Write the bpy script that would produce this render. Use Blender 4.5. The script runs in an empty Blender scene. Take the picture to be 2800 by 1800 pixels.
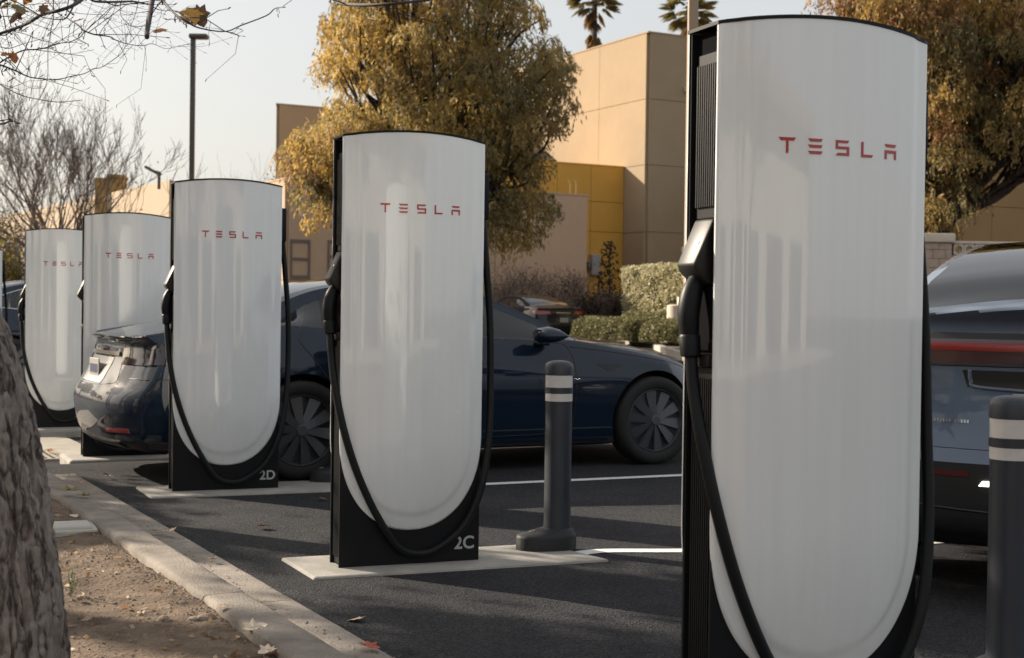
import bpy, bmesh, math, random
import numpy as np
from mathutils import Vector, Matrix, noise
from mathutils.bvhtree import BVHTree
R = math.radians
rnd = random.Random(7)
nrng = np.random.default_rng(11)
scene = bpy.context.scene
col = scene.collection

# ------------------------------------------------------------------ camera
CAM_H, PITCH, ROLL, FPX = 1.1968, 0.0137, 0.0136, 3889.0
cam_d = bpy.data.cameras.new('camera'); cam = bpy.data.objects.new('camera', cam_d); col.objects.link(cam)
cam_d.sensor_width = 36.0; cam_d.lens = 36.0*FPX/2800; cam_d.clip_end = 2000; cam_d.clip_start = 0.05
cam.matrix_world = (Matrix.Translation((0, 0, CAM_H)) @ Matrix.Rotation(R(90)-PITCH, 4, 'X') @ Matrix.Rotation(ROLL, 4, 'Z'))
cam_d.dof.use_dof = True; cam_d.dof.focus_distance = 5.6; cam_d.dof.aperture_fstop = 6.3
scene.camera = cam
# ------------------------------------------------------------------ sky and sun
SUN_EL = R(26); SUN_AZ = (-0.857, 0.515)
world = bpy.data.worlds.new('World'); scene.world = world; world.use_nodes = True
wn = world.node_tree.nodes; wl = world.node_tree.links
sky = wn.new('ShaderNodeTexSky'); sky.sky_type = 'NISHITA'; sky.sun_disc = False
sky.sun_elevation = SUN_EL; sky.sun_rotation = math.atan2(SUN_AZ[0], SUN_AZ[1])
sky.dust_density = 4.2; sky.air_density = 1.0; sky.ozone_density = 1.0
haze_mix = wn.new('ShaderNodeMix'); haze_mix.data_type = 'RGBA'; haze_mix.inputs[0].default_value = 0.75   # thin even overcast over the clear sky
haze_mix.inputs[7].default_value = (3.42, 3.40, 3.30, 1); wl.new(sky.outputs[0], haze_mix.inputs[6]); wl.new(haze_mix.outputs[2], wn['Background'].inputs[0]); wn['Background'].inputs[1].default_value = 0.105
sun_d = bpy.data.lights.new('sun', 'SUN'); sun = bpy.data.objects.new('sun', sun_d); col.objects.link(sun)
sun_d.energy = 5.0; sun_d.angle = R(0.53); sun_d.color = (1.0, 0.87, 0.70)
SUNV = Vector((SUN_AZ[0]*math.cos(SUN_EL), SUN_AZ[1]*math.cos(SUN_EL), math.sin(SUN_EL))).normalized()
sun.rotation_euler = SUNV.to_track_quat('Z', 'Y').to_euler()
scene.view_settings.view_transform = 'Standard'; scene.view_settings.look = 'None'
scene.view_settings.exposure = 1.05; scene.view_settings.gamma = 1.0
scene.render.engine = 'CYCLES'
scene.cycles.max_bounces = 8; scene.cycles.transparent_max_bounces = 12

# ------------------------------------------------------------------ pixel helpers (2396 px wide picture)
PX = 2800/2396.0
def ray(u, v):
    u, v = u*PX-1400, v*PX-900
    c, s = math.cos(ROLL), math.sin(ROLL)
    x, y = u*c+v*s, -u*s+v*c
    cp, sp = math.cos(PITCH), math.sin(PITCH)
    return Vector((x, FPX*cp-y*sp, -y*cp-FPX*sp))/FPX
def G(u, v, z=0.0):
    d = ray(u, v); t = (z-CAM_H)/d.z; p = d*t; p.z += CAM_H; return p
def A(u, v, Y):
    d = ray(u, v); p = d*(Y/d.y); p.z += CAM_H; return p
def mpp(Y): return PX*Y/FPX

# ------------------------------------------------------------------ materials
MATS = {}
def mat(name, c, rough=0.5, metal=0.0, coat=0.0, var=0.0, scale=20.0, bump=0.0, bscale=None, spec=0.5, c2=None, detail=6, emit=None, estr=0.0, coatr=0.05):
    if name in MATS: return MATS[name]
    m = bpy.data.materials.new(name); m.use_nodes = True; MATS[name] = m
    nt = m.node_tree; b = nt.nodes['Principled BSDF']
    b.inputs['Base Color'].default_value = (*c, 1); b.inputs['Roughness'].default_value = rough
    b.inputs['Metallic'].default_value = metal; b.inputs['Coat Weight'].default_value = coat
    b.inputs['Coat Roughness'].default_value = coatr; b.inputs['Specular IOR Level'].default_value = spec
    if emit: b.inputs['Emission Color'].default_value = (*emit, 1); b.inputs['Emission Strength'].default_value = estr
    if var > 0 or c2 or bump > 0:
        tc = nt.nodes.new('ShaderNodeTexCoord')
    if var > 0 or c2:
        n = nt.nodes.new('ShaderNodeTexNoise'); n.inputs['Scale'].default_value = scale; n.inputs['Detail'].default_value = detail
        n.inputs['Roughness'].default_value = 0.65
        nt.links.new(tc.outputs['Object'], n.inputs['Vector'])
        r = nt.nodes.new('ShaderNodeValToRGB'); r.color_ramp.elements[0].position = 0.3; r.color_ramp.elements[1].position = 0.7
        a = tuple(max(0, x*(1-var)) for x in c) if not c2 else c
        d = tuple(min(1, x*(1+var)) for x in c) if not c2 else c2
        r.color_ramp.elements[0].color = (*a, 1); r.color_ramp.elements[1].color = (*d, 1)
        nt.links.new(n.outputs['Fac'], r.inputs[0]); nt.links.new(r.outputs[0], b.inputs['Base Color'])
    if bump > 0:
        n2 = nt.nodes.new('ShaderNodeTexNoise'); n2.inputs['Scale'].default_value = bscale or scale*4; n2.inputs['Detail'].default_value = 8
        nt.links.new(tc.outputs['Object'], n2.inputs['Vector'])
        bp = nt.nodes.new('ShaderNodeBump'); bp.inputs['Strength'].default_value = bump; bp.inputs['Distance'].default_value = 0.01
        nt.links.new(n2.outputs['Fac'], bp.inputs['Height']); nt.links.new(bp.outputs[0], b.inputs['Normal'])
    return m

def leaf_mat(name, trans=0.45, rough=0.55, spec=0.3):
    m = bpy.data.materials.new(name); m.use_nodes = True; MATS[name] = m
    nt = m.node_tree; b = nt.nodes['Principled BSDF']; out = nt.nodes['Material Output']
    at = nt.nodes.new('ShaderNodeAttribute'); at.attribute_name = 'tint'
    nt.links.new(at.outputs['Color'], b.inputs['Base Color']); b.inputs['Roughness'].default_value = rough
    b.inputs['Specular IOR Level'].default_value = spec
    t = nt.nodes.new('ShaderNodeBsdfTranslucent'); nt.links.new(at.outputs['Color'], t.inputs[0])
    mx = nt.nodes.new('ShaderNodeMixShader'); mx.inputs[0].default_value = trans
    nt.links.new(b.outputs[0], mx.inputs[1]); nt.links.new(t.outputs[0], mx.inputs[2]); nt.links.new(mx.outputs[0], out.inputs[0])
    return m

def glass_mat(name, tint, refl_rough=0.02, ior=1.62):
    m = bpy.data.materials.new(name); m.use_nodes = True; MATS[name] = m
    nt = m.node_tree; out = nt.nodes['Material Output']; nt.nodes.remove(nt.nodes['Principled BSDF'])
    tr = nt.nodes.new('ShaderNodeBsdfTransparent'); tr.inputs[0].default_value = (*tint, 1)
    gl = nt.nodes.new('ShaderNodeBsdfGlossy'); gl.inputs['Roughness'].default_value = refl_rough; gl.inputs[0].default_value = (1, 1, 1, 1)
    fr = nt.nodes.new('ShaderNodeFresnel'); fr.inputs[0].default_value = ior
    mx = nt.nodes.new('ShaderNodeMixShader')
    nt.links.new(fr.outputs[0], mx.inputs[0]); nt.links.new(tr.outputs[0], mx.inputs[1]); nt.links.new(gl.outputs[0], mx.inputs[2]); nt.links.new(mx.outputs[0], out.inputs[0])
    return m

def asphalt_mat():
    m = bpy.data.materials.new('asphalt'); m.use_nodes = True; MATS['asphalt'] = m
    nt = m.node_tree; b = nt.nodes['Principled BSDF']; tc = nt.nodes.new('ShaderNodeTexCoord')
    def noi(s, d=6, r=0.6):
        n = nt.nodes.new('ShaderNodeTexNoise'); n.inputs['Scale'].default_value = s; n.inputs['Detail'].default_value = d; n.inputs['Roughness'].default_value = r
        nt.links.new(tc.outputs['Object'], n.inputs['Vector']); return n
    vo = nt.nodes.new('ShaderNodeTexVoronoi'); vo.inputs['Scale'].default_value = 120; nt.links.new(tc.outputs['Object'], vo.inputs['Vector'])
    r1 = nt.nodes.new('ShaderNodeValToRGB'); r1.color_ramp.elements[0].color = (0.010, 0.012, 0.017, 1); r1.color_ramp.elements[1].color = (0.062, 0.063, 0.068, 1)
    nt.links.new(vo.outputs['Color'], r1.inputs[0])
    big = noi(0.7, 8, 0.65); r2 = nt.nodes.new('ShaderNodeValToRGB'); r2.color_ramp.elements[0].position = 0.35; r2.color_ramp.elements[1].position = 0.7
    r2.color_ramp.elements[0].color = (0.62, 0.62, 0.66, 1); r2.color_ramp.elements[1].color = (1.3, 1.24, 1.15, 1)
    nt.links.new(big.outputs[0], r2.inputs[0])
    mu = nt.nodes.new('ShaderNodeMix'); mu.data_type = 'RGBA'; mu.blend_type = 'MULTIPLY'; mu.inputs[0].default_value = 1
    nt.links.new(r1.outputs[0], mu.inputs[6]); nt.links.new(r2.outputs[0], mu.inputs[7]); 
    st = noi(1.9, 4, 0.5); r4 = nt.nodes.new('ShaderNodeValToRGB'); r4.color_ramp.elements[0].position = 0.62; r4.color_ramp.elements[1].position = 0.72
    r4.color_ramp.elements[0].color = (1, 1, 1, 1); r4.color_ramp.elements[1].color = (0.62, 0.62, 0.64, 1); nt.links.new(st.outputs[0], r4.inputs[0])
    mu2 = nt.nodes.new('ShaderNodeMix'); mu2.data_type = 'RGBA'; mu2.blend_type = 'MULTIPLY'; mu2.inputs[0].default_value = 1
    nt.links.new(mu.outputs[2], mu2.inputs[6]); nt.links.new(r4.outputs[0], mu2.inputs[7]); nt.links.new(mu2.outputs[2], b.inputs['Base Color'])
    b.inputs['Roughness'].default_value = 0.9; b.inputs['Specular IOR Level'].default_value = 0.12
    bp = nt.nodes.new('ShaderNodeBump'); bp.inputs['Strength'].default_value = 0.9; bp.inputs['Distance'].default_value = 0.006
    nt.links.new(vo.outputs['Distance'], bp.inputs['Height'])
    fn = noi(40, 6); bp2 = nt.nodes.new('ShaderNodeBump'); bp2.inputs['Strength'].default_value = 0.5; bp2.inputs['Distance'].default_value = 0.01
    nt.links.new(fn.outputs[0], bp2.inputs['Height']); nt.links.new(bp.outputs[0], bp2.inputs['Normal']); nt.links.new(bp2.outputs[0], b.inputs['Normal'])
    return m

def bark_mat(name, dark, light, sx=9.0, sz=2.2, strength=1.0):
    m = bpy.data.materials.new(name); m.use_nodes = True; MATS[name] = m
    nt = m.node_tree; b = nt.nodes['Principled BSDF']; tc = nt.nodes.new('ShaderNodeTexCoord')
    mp = nt.nodes.new('ShaderNodeMapping'); mp.inputs['Scale'].default_value = (sx, sx, sz); nt.links.new(tc.outputs['Object'], mp.inputs[0])
    n = nt.nodes.new('ShaderNodeTexNoise'); n.inputs['Scale'].default_value = 2.5; n.inputs['Detail'].default_value = 10; n.inputs['Roughness'].default_value = 0.7
    nt.links.new(mp.outputs[0], n.inputs['Vector'])
    v = nt.nodes.new('ShaderNodeTexNoise'); v.inputs['Scale'].default_value = 1.7; v.inputs['Detail'].default_value = 3; v.inputs['Distortion'].default_value = 0.4
    mxv = nt.nodes.new('ShaderNodeMix'); mxv.data_type = 'VECTOR'; mxv.inputs[0].default_value = 0.25
    nt.links.new(mp.outputs[0], mxv.inputs[4]); nt.links.new(n.outputs['Color'], mxv.inputs[5]); nt.links.new(mxv.outputs[1], v.inputs['Vector'])
    ab = nt.nodes.new('ShaderNodeMath'); ab.operation = 'SUBTRACT'; ab.inputs[1].default_value = 0.5; nt.links.new(v.outputs['Fac'], ab.inputs[0])
    ac = nt.nodes.new('ShaderNodeMath'); ac.operation = 'ABSOLUTE'; nt.links.new(ab.outputs[0], ac.inputs[0])
    r = nt.nodes.new('ShaderNodeValToRGB'); r.color_ramp.elements[0].position = 0.3; r.color_ramp.elements[1].position = 0.72
    r.color_ramp.elements[0].color = (*dark, 1); r.color_ramp.elements[1].color = (*light, 1); nt.links.new(n.outputs['Fac'], r.inputs[0])
    r3 = nt.nodes.new('ShaderNodeValToRGB'); r3.color_ramp.elements[0].position = 0.0; r3.color_ramp.elements[1].position = 0.05
    r3.color_ramp.elements[0].color = (0.22, 0.20, 0.19, 1); r3.color_ramp.elements[1].color = (1, 1, 1, 1); nt.links.new(ac.outputs[0], r3.inputs[0])
    mu = nt.nodes.new('ShaderNodeMix'); mu.data_type = 'RGBA'; mu.blend_type = 'MULTIPLY'; mu.inputs[0].default_value = 1
    nt.links.new(r.outputs[0], mu.inputs[6]); nt.links.new(r3.outputs[0], mu.inputs[7]); nt.links.new(mu.outputs[2], b.inputs['Base Color'])
    b.inputs['Roughness'].default_value = 0.9; b.inputs['Specular IOR Level'].default_value = 0.2
    ad = nt.nodes.new('ShaderNodeMath'); ad.operation = 'ADD'; nt.links.new(n.outputs['Fac'], ad.inputs[0]); nt.links.new(ac.outputs[0], ad.inputs[1])
    bp = nt.nodes.new('ShaderNodeBump'); bp.inputs['Strength'].default_value = strength; bp.inputs['Distance'].default_value = 0.02
    nt.links.new(ad.outputs[0], bp.inputs['Height']); nt.links.new(bp.outputs[0], b.inputs['Normal'])
    return m

def white_panel_mat():
    m = mat('charger_white', (0.80, 0.80, 0.79), rough=0.16, coat=1.0, coatr=0.03, spec=0.5)
    nt = m.node_tree; b = nt.nodes['Principled BSDF']; tc = nt.nodes.new('ShaderNodeTexCoord')
    mp = nt.nodes.new('ShaderNodeMapping'); mp.inputs['Scale'].default_value = (5.5, 5.5, 0.5); nt.links.new(tc.outputs['Object'], mp.inputs[0])
    n = nt.nodes.new('ShaderNodeTexNoise'); n.inputs['Scale'].default_value = 1.6; n.inputs['Detail'].default_value = 5; nt.links.new(mp.outputs[0], n.inputs[0])
    bp = nt.nodes.new('ShaderNodeBump'); bp.inputs['Strength'].default_value = 0.035; bp.inputs['Distance'].default_value = 0.012
    nt.links.new(n.outputs[0], bp.inputs['Height']); nt.links.new(bp.outputs[0], b.inputs['Coat Normal'])
    b.inputs['Coat IOR'].default_value = 1.6
    # faint road-film and drip marks that belong to the panel
    mp2 = nt.nodes.new('ShaderNodeMapping'); mp2.inputs['Scale'].default_value = (26, 26, 1.1); nt.links.new(tc.outputs['Object'], mp2.inputs[0])
    n2 = nt.nodes.new('ShaderNodeTexNoise'); n2.inputs['Scale'].default_value = 1.2; n2.inputs['Detail'].default_value = 8; nt.links.new(mp2.outputs[0], n2.inputs[0])
    r = nt.nodes.new('ShaderNodeValToRGB'); r.color_ramp.elements[0].position = 0.25; r.color_ramp.elements[1].position = 0.6
    r.color_ramp.elements[0].color = (0.765, 0.79, 0.795, 1); r.color_ramp.elements[1].color = (0.805, 0.83, 0.832, 1)
    nt.links.new(n2.outputs[0], r.inputs[0]); nt.links.new(r.outputs[0], b.inputs['Base Color'])
    mr = nt.nodes.new('ShaderNodeMapRange'); mr.inputs[1].default_value = 0.35; mr.inputs[2].default_value = 0.7; mr.inputs[3].default_value = 0.015; mr.inputs[4].default_value = 0.05
    nt.links.new(n2.outputs[0], mr.inputs[0]); nt.links.new(mr.outputs[0], b.inputs['Coat Roughness'])
    return m

def paint_mat(name, c=(), flake=0.35, metal=0.25):
    m = mat(name, c, rough=0.6, metal=metal*0.3, coat=0.85, coatr=0.02, spec=0.05)
    return m

# ------------------------------------------------------------------ mesh helpers
def newobj(name, me, m=None, parent=None, smooth=False):
    o = bpy.data.objects.new(name, me); col.objects.link(o)
    if m is not None and not me.materials: me.materials.append(m)
    if smooth: me.shade_smooth()
    if parent is not None: o.parent = parent
    return o
def raw(name, v, f, m=None, parent=None, smooth=False):
    me = bpy.data.meshes.new(name); me.from_pydata([tuple(p) for p in v], [], f); me.update()
    return newobj(name, me, m, parent, smooth)
def empty(name, loc=(0, 0, 0), rz=0.0, label=None, cat=None, group=None):
    o = bpy.data.objects.new(name, None); col.objects.link(o); o.location = loc; o.rotation_euler = (0, 0, rz); o.empty_display_size = 0.1
    tag(o, label, cat, group); return o
def tag(o, label=None, cat=None, group=None, kind=None):
    if label: o['label'] = label
    if cat: o['category'] = cat
    if group: o['group'] = group
    if kind: o['kind'] = kind
    return o
class MB:
    """collects geometry for one mesh object"""
    def __init__(s): s.v = []; s.f = []
    def add(s, v, f):
        n = len(s.v); s.v += [tuple(p) for p in v]; s.f += [tuple(i+n for i in q) for q in f]; return s
    def box(s, a, b, M=None):
        x0, y0, z0 = a; x1, y1, z1 = b
        v = [Vector(p) for p in ((x0, y0, z0), (x1, y0, z0), (x1, y1, z0), (x0, y1, z0), (x0, y0, z1), (x1, y0, z1), (x1, y1, z1), (x0, y1, z1))]
        if M: v = [M @ p for p in v]
        return s.add(v, [(0, 3, 2, 1), (4, 5, 6, 7), (0, 1, 5, 4), (1, 2, 6, 5), (2, 3, 7, 6), (3, 0, 4, 7)])
    def bbox(s, a, b, bev=0.01, seg=2, M=None):
        bm = bmesh.new(); bmesh.ops.create_cube(bm, size=1)
        for p in bm.verts:
            p.co = Vector(((a[i]+b[i])/2+p.co[i]*(b[i]-a[i]) for i in range(3)))
        bmesh.ops.bevel(bm, geom=list(bm.edges), offset=bev, segments=seg, affect='EDGES', profile=0.5)
        bm.verts.index_update()
        v = [(M @ p.co) if M else p.co.copy() for p in bm.verts]; f = [[q.index for q in fc.verts] for fc in bm.faces]; bm.free()
        return s.add(v, f)
    def tube(s, pts, rad, n=8, cap=True):
        pts = [Vector(p) for p in pts]; k = len(pts)
        if not hasattr(rad, '__len__'): rad = [rad]*k
        v = []; f = []; up = None
        for i in range(k):
            t = (pts[min(i+1, k-1)]-pts[max(i-1, 0)])
            if t.length < 1e-9: t = Vector((0, 0, 1))
            t.normalize()
            if up is None: up = t.orthogonal().normalized()
            else:
                up = up-t*up.dot(t)
                if up.length < 1e-6: up = t.orthogonal()
                up.normalize()
            w = t.cross(up)
            for j in range(n):
                a = 2*math.pi*j/n; v.append(pts[i]+(up*math.cos(a)+w*math.sin(a))*rad[i])
        for i in range(k-1):
            for j in range(n):
                a = i*n+j; b = i*n+(j+1) % n; f.append((a, b, b+n, a+n))
        if cap: f.append(tuple(range(n-1, -1, -1))); f.append(tuple((k-1)*n+j for j in range(n)))
        return s.add(v, f)
    def lathe(s, prof, n=24, M=None, axis='z'):
        v = []; f = []; k = len(prof)
        for r, z in prof:
            for j in range(n):
                a = 2*math.pi*j/n
                p = Vector((r*math.cos(a), r*math.sin(a), z)) if axis == 'z' else Vector((r*math.cos(a), z, r*math.sin(a)))
                v.append(M @ p if M else p)
        for i in range(k-1):
            for j in range(n):
                a = i*n+j; b = i*n+(j+1) % n; f.append((a, b, b+n, a+n))
        if prof[0][0] > 1e-6: f.append(tuple(range(n-1, -1, -1)))
        if prof[-1][0] > 1e-6: f.append(tuple((k-1)*n+j for j in range(n)))
        return s.add(v, f)
    def prism(s, poly, z0, z1, M=None):
        n = len(poly); v = [Vector((x, y, z0)) for x, y in poly]+[Vector((x, y, z1)) for x, y in poly]
        if M: v = [M @ p for p in v]
        return s.add(v, [tuple(range(n-1, -1, -1)), tuple(range(n, 2*n))]+[(i, (i+1) % n, (i+1) % n+n, i+n) for i in range(n)])
    def build(s, name, m=None, parent=None, smooth=False, bev=0.0, merge=False, angle=None):
        me = bpy.data.meshes.new(name); me.from_pydata(s.v, [], s.f); me.update()
        if bev > 0 or merge:
            bm = bmesh.new(); bm.from_mesh(me)
            if merge: bmesh.ops.remove_doubles(bm, verts=bm.verts, dist=1e-5)
            if bev > 0:
                es = [e for e in bm.edges if len(e.link_faces) == 2 and e.calc_face_angle(0) > 0.5]
                bmesh.ops.bevel(bm, geom=es, offset=bev, segments=2, affect='EDGES', profile=0.5)
            bmesh.ops.recalc_face_normals(bm, faces=bm.faces); bm.to_mesh(me); bm.free()
        o = newobj(name, me, m, parent)
        if smooth:
            me.shade_smooth()
            if angle: me.set_sharp_from_angle(angle=angle)
        return o
def spline(pts, n=8, closed=False):
    P = [Vector(p) for p in pts]; out = []
    for i in range(len(P)-1):
        p0 = P[i-1] if i > 0 else P[i]*2-P[i+1]; p1 = P[i]; p2 = P[i+1]; p3 = P[i+2] if i+2 < len(P) else P[i+1]*2-P[i]
        for k in range(n):
            t = k/n; out.append(0.5*((2*p1)+(p2-p0)*t+(2*p0-5*p1+4*p2-p3)*t*t+(3*p1-p0-3*p2+p3)*t**3))
    out.append(P[-1]); return out
def pchip(xs, ys):
    xs = np.array(xs, float); ys = np.array(ys, float); h = np.diff(xs); d = np.diff(ys)/h; m = np.zeros_like(ys)
    for i in range(1, len(xs)-1):
        if d[i-1]*d[i] > 0:
            w1 = 2*h[i]+h[i-1]; w2 = h[i]+2*h[i-1]; m[i] = (w1+w2)/(w1/d[i-1]+w2/d[i])
    m[0] = d[0]; m[-1] = d[-1]
    def fn(x):
        x = min(max(x, xs[0]), xs[-1]); i = int(min(np.searchsorted(xs, x, 'right')-1, len(xs)-2)); t = (x-xs[i])/h[i]
        return float((2*t**3-3*t*t+1)*ys[i]+(t**3-2*t*t+t)*h[i]*m[i]+(-2*t**3+3*t*t)*ys[i+1]+(t**3-t*t)*h[i]*m[i+1])
    return fn
def tab(*kv): return pchip(kv[0::2], kv[1::2])
def sst(a, b, x):
    t = min(1, max(0, (x-a)/(b-a))); return t*t*(3-2*t)
def leaves(name, C, ax, L, W, tint, m, parent=None, fold=0.0):
    """many diamond shaped leaves: centres C, axis ax, lengths, widths and a colour each"""
    N = len(C); ax = ax/np.maximum(1e-6, np.linalg.norm(ax, axis=1, keepdims=True))
    r = nrng.normal(size=(N, 3)); sd = np.cross(ax, r); sd /= np.maximum(1e-6, np.linalg.norm(sd, axis=1, keepdims=True))
    nn = np.cross(ax, sd)
    L = np.asarray(L).reshape(-1, 1)*np.ones((N, 1)); W = np.asarray(W).reshape(-1, 1)*np.ones((N, 1))
    v = np.empty((N, 4, 3), np.float32)
    v[:, 0] = C-ax*L/2; v[:, 1] = C+sd*W/2+nn*fold*W; v[:, 2] = C+ax*L/2; v[:, 3] = C-sd*W/2+nn*fold*W
    me = bpy.data.meshes.new(name); me.vertices.add(4*N); me.vertices.foreach_set('co', v.ravel())
    me.loops.add(4*N); me.loops.foreach_set('vertex_index', np.arange(4*N, dtype=np.int32))
    me.polygons.add(N); me.polygons.foreach_set('loop_start', np.arange(0, 4*N, 4, dtype=np.int32))
    me.update(calc_edges=True)
    at = me.color_attributes.new('tint', 'FLOAT_COLOR', 'POINT')
    c = np.ones((N, 4, 4), np.float32); c[:, :, :3] = np.asarray(tint, np.float32)[:, None, :]
    at.data.foreach_set('color', c.ravel())
    return newobj(name, me, m, parent)
# ================================================================== the setting
ROWD = Vector((-0.462, 0.887, 0)); PERP = Vector((0.887, 0.462, 0))      # along the row of chargers / across it
def PR(p, r, z=0.0): return PERP*p+ROWD*r+Vector((0, 0, z))
def ground_z(x, y):
    p = x*PERP.x+y*PERP.y; r = x*ROWD.x+y*ROWD.y
    z = -0.14*sst(10.9, 11.75, r)*(1-sst(2.7, 4.6, p))*(1-sst(26, 40, r))
    z += 0.22*sst(22, 38, y)
    return z
asph = asphalt_mat()
concrete = mat('concrete', (0.36, 0.33, 0.285), rough=0.85, c2=(0.47, 0.43, 0.38), scale=9, bump=0.35, bscale=90, spec=0.3)
concrete2 = mat('kerb_concrete', (0.15, 0.132, 0.115), rough=0.9, c2=(0.35, 0.31, 0.272), scale=3.2, bump=0.8, bscale=110, spec=0.2, detail=12)
concrete_pad_m = mat('pad_concrete', (0.25, 0.236, 0.215), rough=0.9, c2=(0.38, 0.36, 0.33), scale=4, bump=0.3, bscale=110, spec=0.3)
dirt = mat('dirt', (0.07, 0.049, 0.036), rough=0.95, c2=(0.205, 0.155, 0.115), scale=7, bump=1.0, bscale=60, spec=0.15, detail=10)
line_paint = mat('line_paint', (0.6, 0.59, 0.57), rough=0.7, c2=(0.75, 0.74, 0.72), scale=30, bump=0.3, bscale=150)
black_plastic = mat('black_plastic', (0.009, 0.010, 0.012), rough=0.45, spec=0.18, bump=0.05, bscale=400)
black_matte = mat('black_matte', (0.007, 0.007, 0.008), rough=0.9, spec=0.02)

def lines(a, b, fine, coarse):
    out = []; x = a
    while x < b:
        out.append(x); x += fine if (-9 < x < 9 or 0 < x < 26 and fine != coarse) else coarse
    out.append(b); return out
xs = [-400, -200, -100, -60, -40, -25]+[-18+0.3*i for i in range(81)]+[8, 12, 20, 40, 80, 160, 400]
ys = [-300, -100, -40, -15, -4]+[0.3*i for i in range(84)]+[27, 30, 34, 38, 42, 50, 80, 140, 250, 600]
gv = [(x, y, ground_z(x, y)) for y in ys for x in xs]
gf = [(j*len(xs)+i, j*len(xs)+i+1, (j+1)*len(xs)+i+1, (j+1)*len(xs)+i) for j in range(len(ys)-1) for i in range(len(xs)-1)]
tag(raw('ground', gv, gf, asph, smooth=True), 'dark asphalt parking lot surface', None, None, 'structure')

# planter bed behind the kerb: bare uneven earth
def bed_z(p, r):
    q = PR(p, r)
    n = noise.fractal(Vector((q.x*2.2, q.y*2.2, 0)), 1.0, 2.0, 5)*0.018+noise.fractal(Vector((q.x*9, q.y*9, 3)), 1.0, 2.0, 5)*0.011
    mound = 0.05*math.exp(-((q.x+1.62)**2+(q.y-3.62)**2)/0.25)
    return 0.078+n+mound+0.010*sst(1.2, 1.40, p)
ps = [-9, -7, -5, -3.5, -2.5]+[-2+0.04*i for i in range(86)]+[1.428]
rs = [-12, -6, -2, 0]+[1+0.045*i for i in range(215)]+[10.75]
bv = [tuple(PR(p, r, bed_z(p, r))) for r in rs for p in ps]; n_ = len(ps)
bf = [(j*n_+i, j*n_+i+1, (j+1)*n_+i+1, (j+1)*n_+i) for j in range(len(rs)-1) for i in range(n_-1)]
tag(raw('planter_bed', bv, bf, dirt, smooth=True), 'bare brown earth of the planter behind the kerb', None, None, 'structure')
# far end of the planter (it stops at the storm drain)
# kerb and gutter cast in sections
kerb = empty('kerb', PR(1.5, 4.0)); tag(kerb, 'worn concrete kerb between planter and asphalt', None, None, 'structure')
gut = empty('gutter', PR(1.74, 4.0)); tag(gut, 'concrete gutter strip along the kerb', None, None, 'structure')
def rough_block(name, p0, p1, r0, r1, z0, z1, m, parent, nr=26, amp=0.004, rnd_l=0.02, rnd_r=0.02, seed=0.0):
    prof = [(p0, z0), (p0, z1-rnd_l), (p0+rnd_l*0.3, z1-rnd_l*0.3), (p0+rnd_l, z1)]
    k = 5
    prof += [(p0+rnd_l+(p1-p0-rnd_l-rnd_r)*i/k, z1) for i in range(1, k)]
    prof += [(p1-rnd_r, z1), (p1-rnd_r*0.3, z1-rnd_r*0.3), (p1, z1-rnd_r), (p1, z0)]
    v = []; f = []; np_ = len(prof)
    for j in range(nr+1):
        r = r0+(r1-r0)*j/nr
        for i, (p, z) in enumerate(prof):
            q = PR(p, r, z)
            dp = noise.fractal(Vector((q.x*6, q.y*6, z*6+seed)), 1.0, 2.0, 5)*amp
            dz = noise.fractal(Vector((q.x*4+9, q.y*4, seed)), 1.0, 2.0, 4)*amp
            dz *= 0.35; dp *= 0.6
            if i <= 2: dp += noise.fractal(Vector((q.x*30, q.y*30, z*30)), 1.0, 2.0, 4)*amp*0.9
            v.append(PR(p+dp, r, z+(dz if z > z0 else 0)))
    for j in range(nr):
        for i in range(np_-1): f.append((j*np_+i, j*np_+i+1, (j+1)*np_+i+1, (j+1)*np_+i))
    f.append(tuple(range(np_-1, -1, -1))); f.append(tuple(nr*np_+i for i in range(np_)))
    c = PR((p0+p1)/2, (r0+r1)/2, z0)
    off = parent.location if parent else Vector((0, 0, 0))
    o = raw(name, [Vector(p)-c for p in v], f, m, parent, smooth=True); o.data.set_sharp_from_angle(angle=R(50)); o.location = c-off
    return o
cuts = [-4.0, -1.6, 0.8, 3.05, 5.2, 7.55, 9.9]
for a, b in zip(cuts[:-1], cuts[1:]):
    rough_block('kerb_section', 1.425, 1.597, a+0.004, b-0.004, -0.25, 0.12, concrete2, kerb, nr=60, seed=a, amp=0.0042)
    rough_block('gutter_section', 1.604, 1.885, a+0.304, b+0.296, -0.2, 0.009, concrete2, gut, nr=40, seed=a+5, rnd_l=0.004, rnd_r=0.006, amp=0.003)
rough_block('kerb_section', 1.425, 1.597, 9.905, 10.9, -0.3, 0.11, concrete2, kerb, nr=30, seed=3.3)
# kerb return that turns away at the drain
rv = []
ret = empty('kerb_return', PR(1.4, 11.0)); tag(ret, 'curved concrete kerb end turning away at the storm drain', None, None, 'structure')
for k in range(5):
    a0, a1 = R(18*k), R(18*k+18); mb = MB(); c = (0.9, 10.9)
    for ri, ro in ((0.525, 0.697),):
        pts = [(c[0]+ro*math.cos(a0), c[1]+ro*math.sin(a0)), (c[0]+ro*math.cos(a1), c[1]+ro*math.sin(a1)), (c[0]+ri*math.cos(a1), c[1]+ri*math.sin(a1)), (c[0]+ri*math.cos(a0), c[1]+ri*math.sin(a0))]
        mb.prism([tuple((PR(p, r)-ret.location)[:2]) for p, r in pts], -0.35, 0.10-0.012*k)
    mb.build('kerb_section', concrete2, ret, bev=0.012)
mb = MB()
mb.prism([tuple((PR(p, r)-ret.location)[:2]) for p, r in ((0.9, 11.425), (0.9, 11.597), (-9, 11.597), (-9, 11.425))], -0.35, 0.04)
mb.build('kerb_section', concrete2, ret, bev=0.012)
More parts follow.
